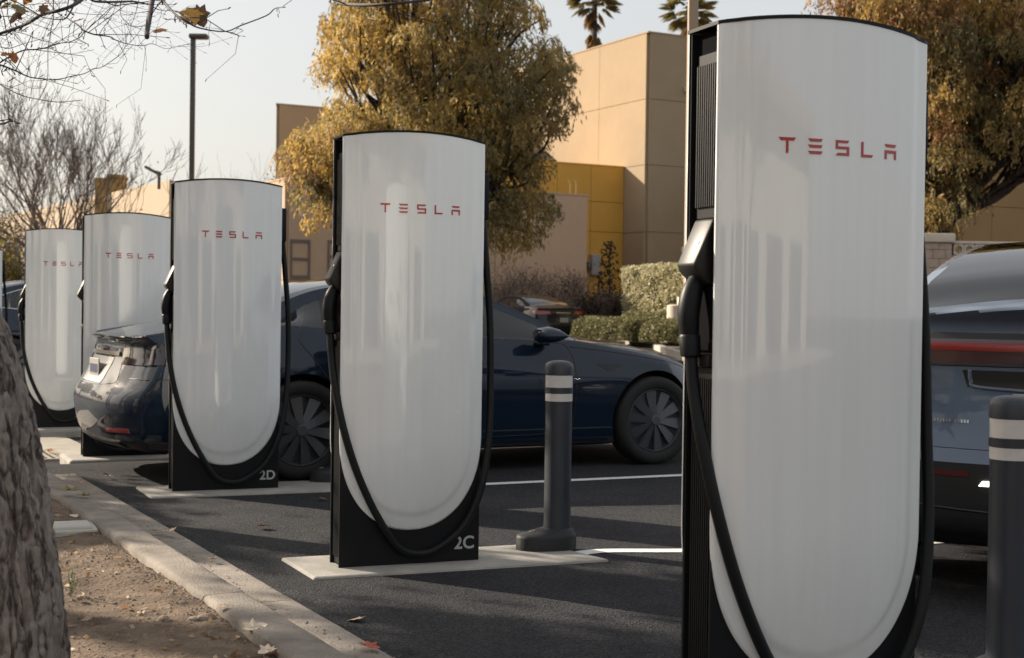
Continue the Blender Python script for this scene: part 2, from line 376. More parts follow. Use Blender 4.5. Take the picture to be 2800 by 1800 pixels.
be = MB(); be.prism([tuple(PR(p, r)[:2]) for p, r in ((-9, 10.7), (1.0, 10.7), (1.3, 10.95), (0.9, 11.44), (-9, 11.44))], -0.2, 0.052)
tag(be.build('planter_bed', dirt), 'end of the earth planter beside the storm drain', None, None, 'structure')
# storm drain: concrete apron and iron grate
ap = MB(); zt = -0.125
for (p0, p1, r0, r1) in ((0.9, 1.66, 12.45, 13.25), (2.26, 2.6, 12.45, 13.25), (0.9, 2.6, 13.25, 15.0)):
    ap.prism([tuple(PR(p, r)[:2]) for p, r in ((p0, r0+.004), (p1, r0+.004), (p1, r1-.004), (p0, r1-.004))], -0.3, zt)
tag(ap.build('drain_apron', mat('apron_concrete', (0.20, 0.178, 0.15), rough=0.9, c2=(0.33, 0.30, 0.255), scale=4, bump=0.4, bscale=80), bev=0.004), 'pale concrete apron cast around the storm drain', None, None, 'structure')
iron = mat('cast_iron', (0.30, 0.26, 0.22), rough=0.6, metal=0.3, var=0.3, scale=14, bump=0.3)
gr = empty('drain_grate', PR(1.96, 12.85, zt), 0, 'rusty iron storm drain grate littered with leaves', 'drain grate')
fr = MB(); g0 = gr.location
def prl(p, r): return tuple((PR(p, r)-g0)[:2])
for (p0, p1, r0, r1) in ((1.66, 2.26, 12.45, 12.50), (1.66, 2.26, 13.20, 13.25), (1.66, 1.705, 12.50, 13.20), (2.215, 2.26, 12.50, 13.20)):
    fr.prism([prl(p, r) for p, r in ((p0+.003, r0), (p1-.003, r0), (p1-.003, r1), (p0+.003, r1))], -0.05, 0.005)
fr.build('frame', iron, gr)
for k in range(8):
    b1 = MB(); p = 1.705+0.51*(k+0.5)/8
    b1.prism([prl(p-.012, 12.5), prl(p+.012, 12.5), prl(p+.012, 13.2), prl(p-.012, 13.2)], -0.05, 0.002); b1.build('bar', iron, gr)
for k in range(6):
    b1 = MB(); r = 12.5+0.7*(k+0.5)/6
    b1.prism([prl(1.705, r-.010), prl(2.215, r-.010), prl(2.215, r+.010), prl(1.705, r+.010)], -0.048, -0.002); b1.build('bar', iron, gr)
pit = MB(); pit.prism([tuple(PR(p, r)[:2]) for p, r in ((1.67, 12.46), (2.25, 12.46), (2.25, 13.24), (1.67, 13.24))], -0.2, -0.134)
tag(pit.build('drain_pit', black_matte), 'dark bottom of the storm drain', None, None, 'structure')

# painted bay lines
def strip(name, pts, w, m, z=0.004):
    pts = spline(pts, 6); v = []; f = []
    for i, p in enumerate(pts):
        t = (pts[min(i+1, len(pts)-1)]-pts[max(i-1, 0)]).normalized(); n = Vector((-t.y, t.x, 0))
        for s in (-1, 1):
            q = p+n*s*w/2; v.append((q.x, q.y, ground_z(q.x, q.y)+z))
    for i in range(len(pts)-1): f.append((2*i, 2*i+1, 2*i+3, 2*i+2))
    o = raw(name, v, f, m); tag(o, 'thin white painted bay line on asphalt', None, None, 'structure'); return o
a0 = Vector((-0.169, 9.693, 0)); bayd = Vector((0.9, 0.436, 0)).normalized()
strip('bay_line', [a0-bayd*0.25, a0+bayd*1.2, a0+bayd*2.5, a0+bayd*5.2], 0.10, line_paint)
strip('bay_line', [(0.30, 6.93, 0), (0.40, 7.02, 0), (0.52, 7.07, 0), (0.874, 7.10, 0), (1.5, 7.2, 0), (3.2, 7.9, 0), (5.5, 9.1, 0)], 0.10, line_paint)
for k in (3, 4, 5):
    s0 = a0+ROWD*2.93*(k-2)
    strip('bay_line', [s0+bayd*0.6, s0+bayd*2.5, s0+bayd*5.2], 0.10, line_paint)
strip('bay_line', [G(45, 938, -.1)+Vector((0, 0, .1)), G(75, 934, -.1)+Vector((0, 0, .1)), G(140, 925, -.1)+Vector((0, 0, .1))], 0.12, line_paint)

# ================================================================== chargers
white = white_panel_mat()
red = mat('logo_red', (0.42, 0.012, 0.02), rough=0.3, coat=0.6)
num_grey = mat('number_grey', (0.42, 0.44, 0.45), rough=0.5)
rubber = mat('cable_rubber', (0.008, 0.009, 0.010), rough=0.5, spec=0.22, bump=0.1, bscale=300)
holster_m = mat('holster_plastic', (0.016, 0.015, 0.014), rough=0.45, spec=0.35, var=0.2, scale=12)
alu = mat('brushed_trim', (0.55, 0.55, 0.55), rough=0.3, metal=0.8)
TH = R(22.65); AV = Vector((math.cos(TH), math.sin(TH), 0)); NV = Vector((-math.sin(TH), math.cos(TH), 0))
W2, D2, HT = 0.341, 0.081, 1.982
BULGE, ARCH = 0.058, 0.028
NEXP = 2.15
def u_bottom(x): return 0.605-0.435*max(0.0, 1-abs(x)**NEXP)**(1/NEXP)
def p_top(x): return HT-0.012+ARCH*(1-x*x)
def p_r(x, z):
    if z >= 0.605: return abs(x)
    return (abs(x)**NEXP+((0.605-z)/0.435)**NEXP)**(1/NEXP)
def p_y(x, z):
    r = min(1, p_r(x, z)); b = BULGE*(1-r*r)
    return D2+b+0.006*(1-sst(0.80, 0.86, r))+0.006*(1-sst(0.985, 1.0, r))
def panel_mesh(side):
    nx, nz = 48, 70; v = []; f = []
    for i in range(nx+1):
        x = math.sin(math.pi/2*(2*i/nx-1)); zb, zt = u_bottom(x), p_top(x)
        for j in range(nz+1):
            t = j/nz; t = t**1.7
            z = zb+(zt-zb)*t
            v.append((x*(W2+0.004), side*p_y(x, z), z))
    for i in range(nx):
        for j in range(nz):
            a = i*(nz+1)+j; q = (a, a+nz+1, a+nz+2, a+1); f.append(q if side < 0 else q[::-1])
    # rim: run the border back to the cabinet
    border = [i*(nz+1) for i in range(nx+1)]+[nx*(nz+1)+j for j in range(1, nz+1)]+[i*(nz+1)+nz for i in range(nx-1, -1, -1)]+[j for j in range(nz-1, 0, -1)]
    n0 = len(v)
    for b in border: v.append((v[b][0], side*(D2-0.006), v[b][2]))
    m = len(border)
    for k in range(m):
        q = (border[k], n0+k, n0+(k+1) % m, border[(k+1) % m]); f.append(q if side < 0 else q[::-1])
    me = bpy.data.meshes.new('panel'); me.from_pydata(v, [], f); me.update()
    me.shade_smooth(); me.set_sharp_from_angle(angle=R(40)); me.materials.append(white)
    return me
PANEL_F, PANEL_B = panel_mesh(-1), panel_mesh(1)
# lettering on the panel, in units of letter height
def bar(x0, x1, y0, y1, cl=0.0, cr=0.0, dl=0.0, dr=0.0):
    return [(x0+dl, y0), (x1-dr, y0), (x1-cr, y1), (x0+cl, y1)]
LET = {
 'T': [bar(0, 1.16, 0.80, 1.0, 0, 0, 0.15, 0.12), bar(0.50, 0.66, 0, 0.80)],
 'E': [bar(0, 1.05, 0.80, 1.0, 0, 0, 0.16, 0.12), bar(0, 1.05, 0.40, 0.60, 0, 0, 0.16, 0.12), bar(0, 1.05, 0.0, 0.20, 0, 0, 0.16, 0.12)],
 'S': [bar(0, 1.05, 0.82, 1.0, 0, 0, 0, 0.14), bar(0, 0.17, 0.60, 0.82), bar(0, 1.05, 0.42, 0.60), bar(0.88, 1.05, 0.18, 0.42), bar(0, 1.05, 0, 0.18, 0.16, 0, 0, 0)],
 'L': [bar(0, 0.17, 0.18, 1.0), bar(0, 1.0, 0, 0.18, 0, 0, 0, 0.12)],
 'A': [bar(0, 1.05, 0.80, 1.0, 0, 0, 0.17, 0.12), bar(0, 1.05, 0.40, 0.60), bar(0, 0.17, 0, 0.40), bar(0.88, 1.05, 0, 0.40)]}
def letter_mesh(ch, x0, z0, h):
    mb = MB()
    for q in LET[ch]:
        n = 8; v = []; f = []
        for i in range(n+1):
            t = i/n
            for (a, b) in ((q[0], q[1]), (q[3], q[2])):
                px = a[0]+(b[0]-a[0])*t; pz = a[1]+(b[1]-a[1])*t
                X = x0+px*h; Z = z0+pz*h; y = -p_y(X/(W2+.004), Z)
                v.append((X, y-0.0022, Z)); v.append((X, y+0.001, Z))
        for i in range(n):
            k = 4*i; f.append((k, k+4, k+6, k+2)); f.append((k, k+1, k+5, k+4)); f.append((k+2, k+6, k+7, k+3))
        f.append((0, 2, 3, 1)); f.append((4*n, 4*n+1, 4*n+3, 4*n+2)); mb.add(v, f)
    me = bpy.data.meshes.new('letter'); me.from_pydata(mb.v, [], mb.f); me.update(); me.materials.append(red); return me
LH, LZ = 0.042, 1.630; pit_l = 0.0862; start_l = -0.197+0.0
LETM = [letter_mesh(ch, -0.185+pit_l*i, LZ, LH) for i, ch in enumerate('TESLA')]
def cap_mesh():
    n = 32; v = []; f = []
    for i in range(n+1):
        x = -1+2*i/n; yo = p_y(x, 1.5)+0.0005; X = x*(W2+0.006)
        zt = HT+ARCH*(1-x*x); v += [(X, -yo-.002, zt-0.0115), (X, -yo-.002, zt-.002), (X, yo+.002, zt-.002), (X, yo+.002, zt-0.0115)]
    for i in range(n):
        for k in range(4):
            a = 4*i+k; b = 4*i+(k+1) % 4; f.append((a, b, b+4, a+4))
    f.append((3, 2, 1, 0)); f.append((4*n, 4*n+1, 4*n+2, 4*n+3))
    me = bpy.data.meshes.new('top_cap'); me.from_pydata(v, [], f); me.update(); me.materials.append(black_plastic); return me
CAPM = cap_mesh()
def mbm(mb, name, m, smooth=False, bev=0.0, angle=R(40)):
    o = mb.build(name, m, None, smooth=smooth, bev=bev, angle=angle, merge=bev > 0); me = o.data; bpy.data.objects.remove(o); return me
mb = MB(); mb.box((-0.322, -0.066, 0.0), (0.322, 0.066, HT-0.02))
COREM = mbm(mb, 'core', black_matte)
FPM = {}
for s in (-1, 1):
    mb = MB(); ya, yb = sorted((s*0.0665, s*0.0785)); mb.box((-W2, ya, 0.0), (W2, yb, HT-0.015)); FPM[s] = mbm(mb, 'cabinet_plate', black_plastic, bev=0.002)
def fins(x, z0, z1, out, n=9):
    mb = MB()
    mb.box((min(x, x-out*0.4), -0.056, z0), (max(x, x-out*0.4), 0.056, z1))
    for i in range(n):
        y = -0.046+0.092*i/(n-1)
        mb.box((x-out if out > 0 else x, y-0.0028, z0+0.03), (x if out > 0 else x-out, y+0.0028, z1-0.03))
    return mb
FINU = mbm(fins(-0.322, 1.455, 1.905, 0.012), 'upper_vent', black_plastic)
FINL = mbm(fins(-0.322, 0.02, 1.045, 0.012), 'lower_vent', black_plastic)
FINR = mbm(fins(0.322, 0.02, 1.58, -0.010), 'side_vent', black_plastic)
mb = MB(); hp = [(-0.322, 1.452), (-0.334, 1.452), (-0.391, 1.325), (-0.382, 1.306), (-0.345, 1.272), (-0.322, 1.272)]
mb.prism([(p[0], p[1]) for p in hp], -0.05, 0.05, Matrix(((1, 0, 0, 0), (0, 0, 1, 0), (0, 1, 0, 0), (0, 0, 0, 1))))
HOLM = mbm(mb, 'holster', holster_m, smooth=True, bev=0.007)
mb = MB(); mb.lathe([(0.0, 0.0015), (0.009, 0.0015), (0.009, 0)], 16, Matrix.Translation((-0.3640, -0.018, 1.3875)) @ Matrix.Rotation(R(-66), 4, 'Y') @ Matrix.Diagonal((0.6, 1, 1, 1)))
EMBM = mbm(mb, 'holster_emblem', alu)
mb = MB(); mb.bbox((-0.352, -0.060, 1.045), (-0.320, 0.060, 1.082), 0.006)
LEDM = mbm(mb, 'ledge', holster_m, smooth=True)
mb = MB(); mb.bbox((-0.330, -0.055, 1.09), (-0.318, 0.055, 1.27), 0.004); DOCKM = mbm(mb, 'dock_recess', black_matte)
CP = [(-0.352, 0, 1.285), (-0.371, -0.004, 1.245), (-0.382, -0.008, 1.19), (-0.379, -0.010, 1.13)]
mb = MB(); hs = spline(CP, 6); rr = [0.021+0.010*math.sin(math.pi*min(1, i/(len(hs)-1)*0.75+0.1)) for i in range(len(hs))]
mb.tube(hs, rr, 16); mb.tube([(-0.3795, -0.010, 1.136), (-0.3793, -0.010, 1.13), (-0.376, -0.012, 1.078), (-0.376, -0.012, 1.074)], [0.026, 0.030, 0.028, 0.022], 16)
CONM = mbm(mb, 'connector', black_plastic, smooth=True)
CPATH = [(0.366, 0.0, 1.66), (0.385, -0.004, 1.45), (0.408, -0.012, 1.15), (0.408, -0.03, 0.85), (0.388, -0.07, 0.60), (0.340, -0.106, 0.36), (0.255, -0.112, 0.185), (0.13, -0.108, 0.085), (0.03, -0.106, 0.062), (-0.07, -0.107, 0.10), (-0.180, -0.108, 0.26), (-0.270, -0.108, 0.45), (-0.334, -0.100, 0.65), (-0.366, -0.066, 0.84), (-0.374, -0.03, 0.98), (-0.376, -0.012, 1.085)]
mb = MB(); mb.tube(spline(CPATH, 8), 0.0175, 14); CABM = mbm(mb, 'cable', rubber, smooth=True)
mb = MB(); mb.bbox((0.320, -0.045, 1.62), (0.386, 0.045, 1.84), 0.008); BOXM = mbm(mb, 'cable_outlet', black_plastic, smooth=True)
def charger(fl, z, label, number=None, cable=True, tw=0.0):
    org = Vector((fl[0], fl[1], 0))+AV*W2+NV*D2; org.z = z
    e = empty('charging_post', org, TH+tw, label, 'EV charger', 'white charging posts in a row')
    def part(n, me): return newobj(n, me, None, e)
    part('core', COREM); part('front_plate', FPM[-1]); part('back_plate', FPM[1])
    pf = part('front_panel', PANEL_F); part('back_panel', PANEL_B); part('top_cap', CAPM)
    part('upper_vent', FINU); part('lower_vent', FINL); part('side_vent', FINR)
    h = part('holster', HOLM); newobj('emblem', EMBM, None, h); part('ledge', LEDM); part('dock', DOCKM); part('cable_outlet', BOXM)
    for me in LETM: newobj('letter', me, None, pf)
    if cable: part('connector', CONM); part('cable', CABM)
    if number:
        cu = bpy.data.curves.new('number', 'FONT'); cu.body = number; cu.size = 0.083; cu.extrude = 0.0012; cu.space_character = 1.02; cu.offset = 0.0016
        to = bpy.data.objects.new('tmp', cu); col.objects.link(to); bpy.context.view_layer.update()
        me = bpy.data.meshes.new_from_object(to.evaluated_get(bpy.context.evaluated_depsgraph_get())); bpy.data.objects.remove(to)
        me.materials.clear(); me.materials.append(num_grey)
        o = newobj('stall_number', me, None, e); o.rotation_euler = (R(90), 0, 0); o.location = (0.216, -0.0798, 0.070)
    return e
CH = {0: (0.547, 3.829), 1: (-0.7715, 6.4455), 2: (-2.142, 9.016), 3: (-3.499, 11.625), 4: (-4.870, 14.24), 6: (-7.70, 19.43)}
charger(CH[0], 0.0, 'white charging post with red lettering, largest, beside the bollard and dark crossover')
charger(CH[1], 0.0, 'white charging post marked 2C on its black base', '2C')
charger(CH[2], 0.0, 'white charging post marked 2D on its black base', '2D')
c3 = charger(CH[3], -0.055, 'white charging post on thick raised slab partly hidden by parked sedan rear', cable=False)
charger(CH[4], -0.055, 'white charging post standing behind the storm drain grate')
charger(CH[6], -0.055, 'distant white charging post beyond the dark parked SUV')
# the cable of post 3 is plugged into the sedan
mb = MB(); mb.tube(spline([(0.352, 0.0, 1.66), (0.372, -0.015, 1.15), (0.376, -0.05, 0.80), (0.34, -0.11, 0.42), (0.2, -0.12, 0.14), (0.0, -0.13, 0.05), (-0.2, -0.15, 0.10), (-0.29, -0.21, 0.28), (-0.27, -0.32, 0.55), (-0.10, -0.45, 0.76), (0.1, -0.52, 0.80)], 8), 0.0165, 12)
mb.build('cable', rubber, c3, smooth=True)

# concrete pads
def pad(fl, top, label, l=0.36, r=0.82, f=0.20, bk=0.26, th=0.2, bev=0.012):
    o = Vector((fl[0], fl[1], 0)); a = o-AV*l-NV*f+NV*0.1; mb = MB()
    poly = [o-AV*(l-0.0)-NV*f, o+AV*(2*W2+r)-NV*f, o+AV*(2*W2+r-.12)+NV*(0.162+bk), o-AV*(l+0.02)+NV*(0.162+bk)]
    c = o+AV*W2+NV*D2
    n = 30; mb.prism([((p-c).x, (p-c).y) for p in poly], top-th, top)
    q = mb.build('charger_pad', concrete_pad_m, None, bev=bev); q.location = (c.x, c.y, 0)
    tag(q, label, 'concrete pad', 'concrete pads under the charging posts'); return q
pad(CH[0], 0.012, 'pale concrete pad under the largest charging post', l=0.17, r=0.60, f=0.18, bk=0.20)
pad(CH[1], 0.012, 'pale flush concrete pad under charging post 2C', l=0.165, r=0.60, f=0.18, bk=0.19)
pad(CH[2], 0.012, 'pale flush concrete pad under charging post 2D', l=0.165, r=0.62, f=0.22, bk=0.17)
pad(CH[3], -0.055, 'thick raised concrete slab under post by the sedan rear bumper', l=0.13, r=0.7, f=0.26, bk=0.2, th=0.25, bev=0.025)
pad(CH[4], -0.055, 'raised concrete slab under the post behind the storm drain', l=0.2, r=0.8, f=0.25, bk=0.3, th=0.25, bev=0.025)
pad(CH[6], -0.055, 'raised concrete slab under the most distant charging post', l=0.2, r=0.8, f=0.25, bk=0.3, th=0.25, bev=0.025)

# ================================================================== bollards
bol_m = mat('bollard_plastic', (0.024, 0.029, 0.040), rough=0.42, var=0.12, scale=5, bump=0.08, bscale=120)
bol_base = mat('bollard_base', (0.012, 0.014, 0.017), rough=0.6, var=0.2, scale=15, bump=0.2, bscale=90)
refl = mat('reflective_tape', (0.62, 0.59, 0.57), rough=0.35, var=0.05, scale=30)
mb = MB(); mb.lathe([(0.070, 0.06), (0.070, 0.10), (0.067, 0.12), (0.0665, 0.735)], 40); POSTM = mbm(mb, 'post', bol_m, smooth=True)
mb = MB(); mb.lathe([(0.066, 0.862), (0.0715, 0.866), (0.0715, 0.905), (0.066, 0.921), (0.052, 0.931), (0.03, 0.936), (0.0, 0.938)], 40); CAP2 = mbm(mb, 'cap', bol_m, smooth=True)
mb = MB(); mb.lathe([(0.066, 0.772), (0.0705, 0.775), (0.0705, 0.802), (0.066, 0.805)], 40); RINGM = mbm(mb, 'ring', bol_m, smooth=True)
mb = MB(); mb.lathe([(0.068, 0.735), (0.068, 0.774)], 40); BAND1 = mbm(mb, 'band', refl, smooth=True)
mb = MB(); mb.lathe([(0.068, 0.803), (0.068, 0.866)], 40); BAND2 = mbm(mb, 'band', refl, smooth=True)
bm = MB(); nA = 40; vv = []; ff = []
def base_r(a):
    d = abs(math.atan2(math.sin(a-math.pi), math.cos(a-math.pi)))
    return 0.094+0.115*math.exp(-(d/0.72)**2)
def base_z(a):
    d = abs(math.atan2(math.sin(a-math.pi), math.cos(a-math.pi)))
    return 0.098
for k, (s, zf) in enumerate(((1.03, 0.0), (1.03, 0.62), (1.01, 0.72), (0.96, 0.78), (0.55, 1.0), (0.50, 1.0))):
    for j in range(nA):
        a = 2*math.pi*j/nA; r = base_r(a)*s if k < 4 else 0.080+(base_r(a)-0.094)*(0.22 if k == 4 else 0.0)-(0.012 if k == 5 else 0); vv.append((r*math.cos(a), r*math.sin(a), base_z(a)*zf if k < 5 else 0.106))
for k in range(5):
    for j in range(nA): a = k*nA+j; b = k*nA+(j+1) % nA; ff.append((a, b, b+nA, a+nA))
bm.add(vv, ff); BASEM = mbm(bm, 'base', bol_base, smooth=True)
mb = MB(); mb.lathe([(0.016, 0.0), (0.016, 0.006), (0.010, 0.006), (0.010, 0.002), (0, 0.002)], 14, Matrix.Translation((-0.135, 0, 0.088)) @ Matrix.Rotation(R(-18), 4, 'Y')); BOLTM = mbm(mb, 'bolt', iron)
def bollard(x, y, z, label):
    e = empty('bollard', (x, y, z), TH, label, 'bollard', 'dark bollards beside the charging posts')
    for n, me in (('base', BASEM), ('post', POSTM), ('cap', CAP2), ('ring', RINGM), ('reflective_band', BAND1), ('reflective_band', BAND2), ('bolt', BOLTM)): newobj(n, me, None, e)
    return e
bollard(0.238, 7.08, 0.010, 'dark bollard with two white reflective bands on the pad of post 2C')
bollard(1.588, 4.50, 0.010, 'dark bollard with two white reflective bands beside the largest charging post')
bollard(-1.160, 9.715, 0.010, 'dark bollard on the pad of post 2D, mostly hidden, its sloping base showing')
bollard(*(Vector((CH[3][0], CH[3][1], -0.055))+AV*1.138+NV*0.173), 'dark bollard hidden behind the navy sedan on the thick slab')
# ================================================================== cars
car_black = mat('car_trim_black', (0.010, 0.010, 0.011), rough=0.45)
cladding = mat('car_cladding', (0.014, 0.014, 0.015), rough=0.55, bump=0.1, bscale=300)
tyre_m = mat('tyre', (0.014, 0.014, 0.014), rough=0.8, bump=0.2, bscale=80)
rim_m = mat('rim_dark', (0.075, 0.08, 0.09), rough=0.42, metal=0.3)
seat_m = mat('seat_fabric', (0.03, 0.03, 0.032), rough=0.7)
seat_light = mat('seat_cream', (0.5, 0.47, 0.42), rough=0.6)
chrome = mat('chrome', (0.6, 0.6, 0.6), rough=0.15, metal=1.0)
plate_m = mat('number_plate', (0.34, 0.33, 0.31), rough=0.4, var=0.15, scale=40)
plate_ink = mat('plate_ink', (0.03, 0.04, 0.12), rough=0.5)
tail_dark = mat('tail_smoke', (0.012, 0.005, 0.006), rough=0.12, coat=1.0)
tail_dark2 = mat('reflector_dull', (0.09, 0.012, 0.012), rough=0.3, coat=0.5)
tail_red = mat('tail_red', (0.30, 0.012, 0.015), rough=0.12, coat=1.0)
head_m = mat('headlamp', (0.35, 0.36, 0.38), rough=0.08, coat=1.0)
glass = glass_mat('car_glass', (0.84, 0.90, 0.92))
glass_dark = glass_mat('car_glass_dark', (0.05, 0.06, 0.07), ior=1.42)
def catmull(P, segs):
    out = []
    for i in range(len(P)-1):
        p0 = P[i-1] if i > 0 else (P[i][0]*2-P[i+1][0], P[i][1]*2-P[i+1][1])
        p1, p2 = P[i], P[i+1]
        p3 = P[i+2] if i+2 < len(P) else (-P[i][0], P[i][1])
        for k in range(segs[i]):
            t = k/segs[i]
            f = lambda a, b, c, d: 0.5*(2*b+(c-a)*t+(2*a-5*b+4*c-d)*t*t+(3*b-a-3*c+d)*t**3)
            out.append((f(p0[0], p1[0], p2[0], p3[0]), f(p0[1], p1[1], p2[1], p3[1])))
    out.append(P[-1]); return out
SEGS = [2, 2, 3, 3, 4, 3, 6, 2, 2, 6]
ROW0 = [sum(SEGS[:i]) for i in range(11)]
def build_car(name, T, paint, loc, heading, label, group=None, tilt=None):
    wb, wr = T['wb'], T['wr']
    x0, x1 = T['xr0'], T['xf0']; NS = 110
    xs_ = [x0+(x1-x0)*i/NS for i in range(NS+1)]
    for key in ('xq', 'xA', 'bg0', 'bg1', 'ws0', 'ws1'):       # snap stations onto window ends
        k = min(range(NS+1), key=lambda i: abs(xs_[i]-T[key])); xs_[k] = T[key]
    rows = []
    for x in xs_:
        ym = T['ym'](x); zf = T['zf'](x); zb = T['zb'](x); zc = T['zc'](x); zsh = T['zsh'](x)
        yb = ym-T['tumble']*1.0
        g = sst(T['xq']-0.25, T['xq']+0.1, x)*(1-sst(T['xA']-0.1, T['xA']+0.2, x))
        zd_g = max(T['zd'](x), zb+0.004); yd_g = T['yd'](x)
        def hoodz(y): return zb+(zc-zb)*(1-(abs(y)/yb)**2.2)
        P7h = (yb*0.93, hoodz(yb*0.93)); P8h = (yb*0.84, hoodz(yb*0.84)); P9h = (yb*0.70, hoodz(yb*0.70))
        P7g = (yd_g, zd_g); P8g = (yd_g*0.955, zd_g+0.42*(zc-zd_g)); P9g = (yd_g*0.84, zd_g+0.74*(zc-zd_g))
        mixp = lambda a, b: (a[0]+(b[0]-a[0])*g, a[1]+(b[1]-a[1])*g)
        ctrl = [(0.0, zf), (ym-0.16, zf), (ym-0.045, zf+0.07), (ym-0.02, 0.40), (ym, 0.60), (ym-0.018, zsh), (yb, zb), mixp(P7h, P7g), mixp(P8h, P8g), mixp(P9h, P9g), (0.0, zc)]
        rows.append(catmull(ctrl, SEGS))
    nr = len(rows[0])
    def wx(x, y, z):
        a = T['xr'](z)+T['rk']*(abs(y)/0.95)**3.2; b = T['xf'](z)-T['fk']*(abs(y)/0.95)**2.6
        return min(max(x, a), b)
    v = []; f = []; fm = []
    ring = nr*2-2                                              # right side 0..nr-1 then left back down
    for i, x in enumerate(xs_):
        pts = [(-y, z) for y, z in rows[i]]+[(y, z) for y, z in rows[i][-2:0:-1]]
        v += [(wx(x, y, z), y, z) for y, z in pts]
    def mid_of(k, i):
        r = k if k < nr-1 else 2*nr-3-k                        # profile row of this face
        x = (xs_[i]+xs_[i+1])/2
        if r < ROW0[2]: return 1
        if r < ROW0[3]-1 and T.get('clad'): return 1
        if ROW0[6] <= r < ROW0[7] and T['xq'] < x < T['xA']: return 2
        if r >= ROW0[9]:
            if T['ws0'] < x < T['ws1']: return 3
            if T['bg0'] < x < T['bg1']: return 4
            if T['bg1'] <= x <= T['ws0']: return 5
        return 0
    for i in range(NS):
        for k in range(ring):
            a = i*ring+k; b = i*ring+(k+1) % ring; f.append((a, a+ring, b+ring, b)); fm.append(mid_of(k, i))
    for end in (0, NS):                                       # end caps: rows across the car
        base = end*ring; NC = 26; prev = None; x = xs_[end]
        for r in range(nr):
            y0, z0 = rows[end][r]; line = []
            if y0 < 1e-6: line = [base+r]*(NC+1)
            else:
                for c in range(NC+1):
                    if c == 0: line.append(base+r)
                    elif c == NC: line.append(base+ring-r)
                    else:
                        y = -y0+2*y0*c/NC; v.append((wx(x, y, z0), y, z0)); line.append(len(v)-1)
            if prev:
                for c in range(NC):
                    q = [prev[c], prev[c+1], line[c+1], line[c]]; q2 = []
                    for s in q:
                        if s not in q2: q2.append(s)
                    if len(q2) > 2:
                        f.append(tuple(q2) if end == 0 else tuple(q2[::-1]))
                        zmid = sum(v[s][2] for s in q2)/len(q2)
                        fm.append(1 if zmid < (T['rclad'] if end == 0 else T['fclad']) else 0)
            prev = line
    me = bpy.data.meshes.new(name+'_shell'); me.from_pydata(v, [], f); me.update()
    me.polygons.foreach_set('material_index', np.array(fm, np.int32))
    bmx = bmesh.new(); bmx.from_mesh(me); bmesh.ops.remove_doubles(bmx, verts=bmx.verts, dist=2e-4); bmesh.ops.dissolve_degenerate(bmx, dist=1e-5, edges=bmx.edges)
    bmesh.ops.recalc_face_normals(bmx, faces=bmx.faces); bmx.to_mesh(me); bmx.free()
    mats6 = [paint, cladding, glass, glass, glass_dark, glass_dark]
    for m in mats6: me.materials.append(m)
    tmp = bpy.data.objects.new('tmp', me); col.objects.link(tmp)
    full = BVHTree.FromPolygons([p.co.copy() for p in me.vertices], [tuple(p.vertices) for p in me.polygons])
    ra = wr+0.042
    cut = MB()
    for ax_ in (0, wb):
        for s in (-1, 1):
            cut.lathe([(ra, 0.0), (ra, 0.6)], 48, Matrix.Translation((ax_, s*0.62 if s > 0 else -1.22, wr+0.006)), axis='y')
    co = cut.build('cutter', cladding, merge=True)
    md = tmp.modifiers.new('b', 'BOOLEAN'); md.operation = 'DIFFERENCE'; md.object = co; md.solver = 'EXACT'
    dg = bpy.context.evaluated_depsgraph_get(); me2 = bpy.data.meshes.new_from_object(tmp.evaluated_get(dg)); 
    bpy.data.objects.remove(tmp); bpy.data.objects.remove(co)
    root = empty(name, loc, heading, label, 'car', group)
    if tilt: root.rotation_euler = (tilt[0], tilt[1], heading)
    bmx = bmesh.new(); bmx.from_mesh(me2); bmx.normal_update()
    for fc in bmx.faces:
        c = fc.calc_center_median()
        if abs(c.y) > 0.6:
            for ax_ in (0, wb):
                if all((p.co.x-ax_)**2+(p.co.z-wr-.006)**2 < (ra+0.004)**2 for p in fc.verts) : fc.material_index = 1
    names = {0: 'body', 1: 'underbody', 3: 'windscreen', 4: 'rear_window', 5: 'roof_panel'}
    def sub(nm, pred, m):
        b2 = bmx.copy(); bmesh.ops.delete(b2, geom=[q for q in b2.faces if not pred(q)], context='FACES')
        if not b2.faces: b2.free(); return None
        mm = bpy.data.meshes.new(nm); b2.to_mesh(mm); b2.free(); mm.materials.clear(); mm.materials.append(m)
        mm.polygons.foreach_set('material_index', np.zeros(len(mm.polygons), np.int32)); mm.shade_smooth(); mm.set_sharp_from_angle(angle=R(T.get('sharp', 34)))
        return newobj(nm, mm, None, root)
    body = None
    for i, nm in names.items():
        o = sub(nm, lambda q, i=i: q.material_index == i, mats6[i] if i != 5 else T.get('roofm', glass_dark))
        if i == 0: body = o
    xb = T['xB']
    for s in (-1, 1):
        edges = [T['xq']-1]+xb+[T['xA']+1]
        for a, b in zip(edges[:-1], edges[1:]):
            sub('side_window', lambda q, s=s, a=a, b=b: q.material_index == 2 and q.calc_center_median().y*s > 0 and a < q.calc_center_median().x <= b, T.get('sglass', glass))
    bmx.free()
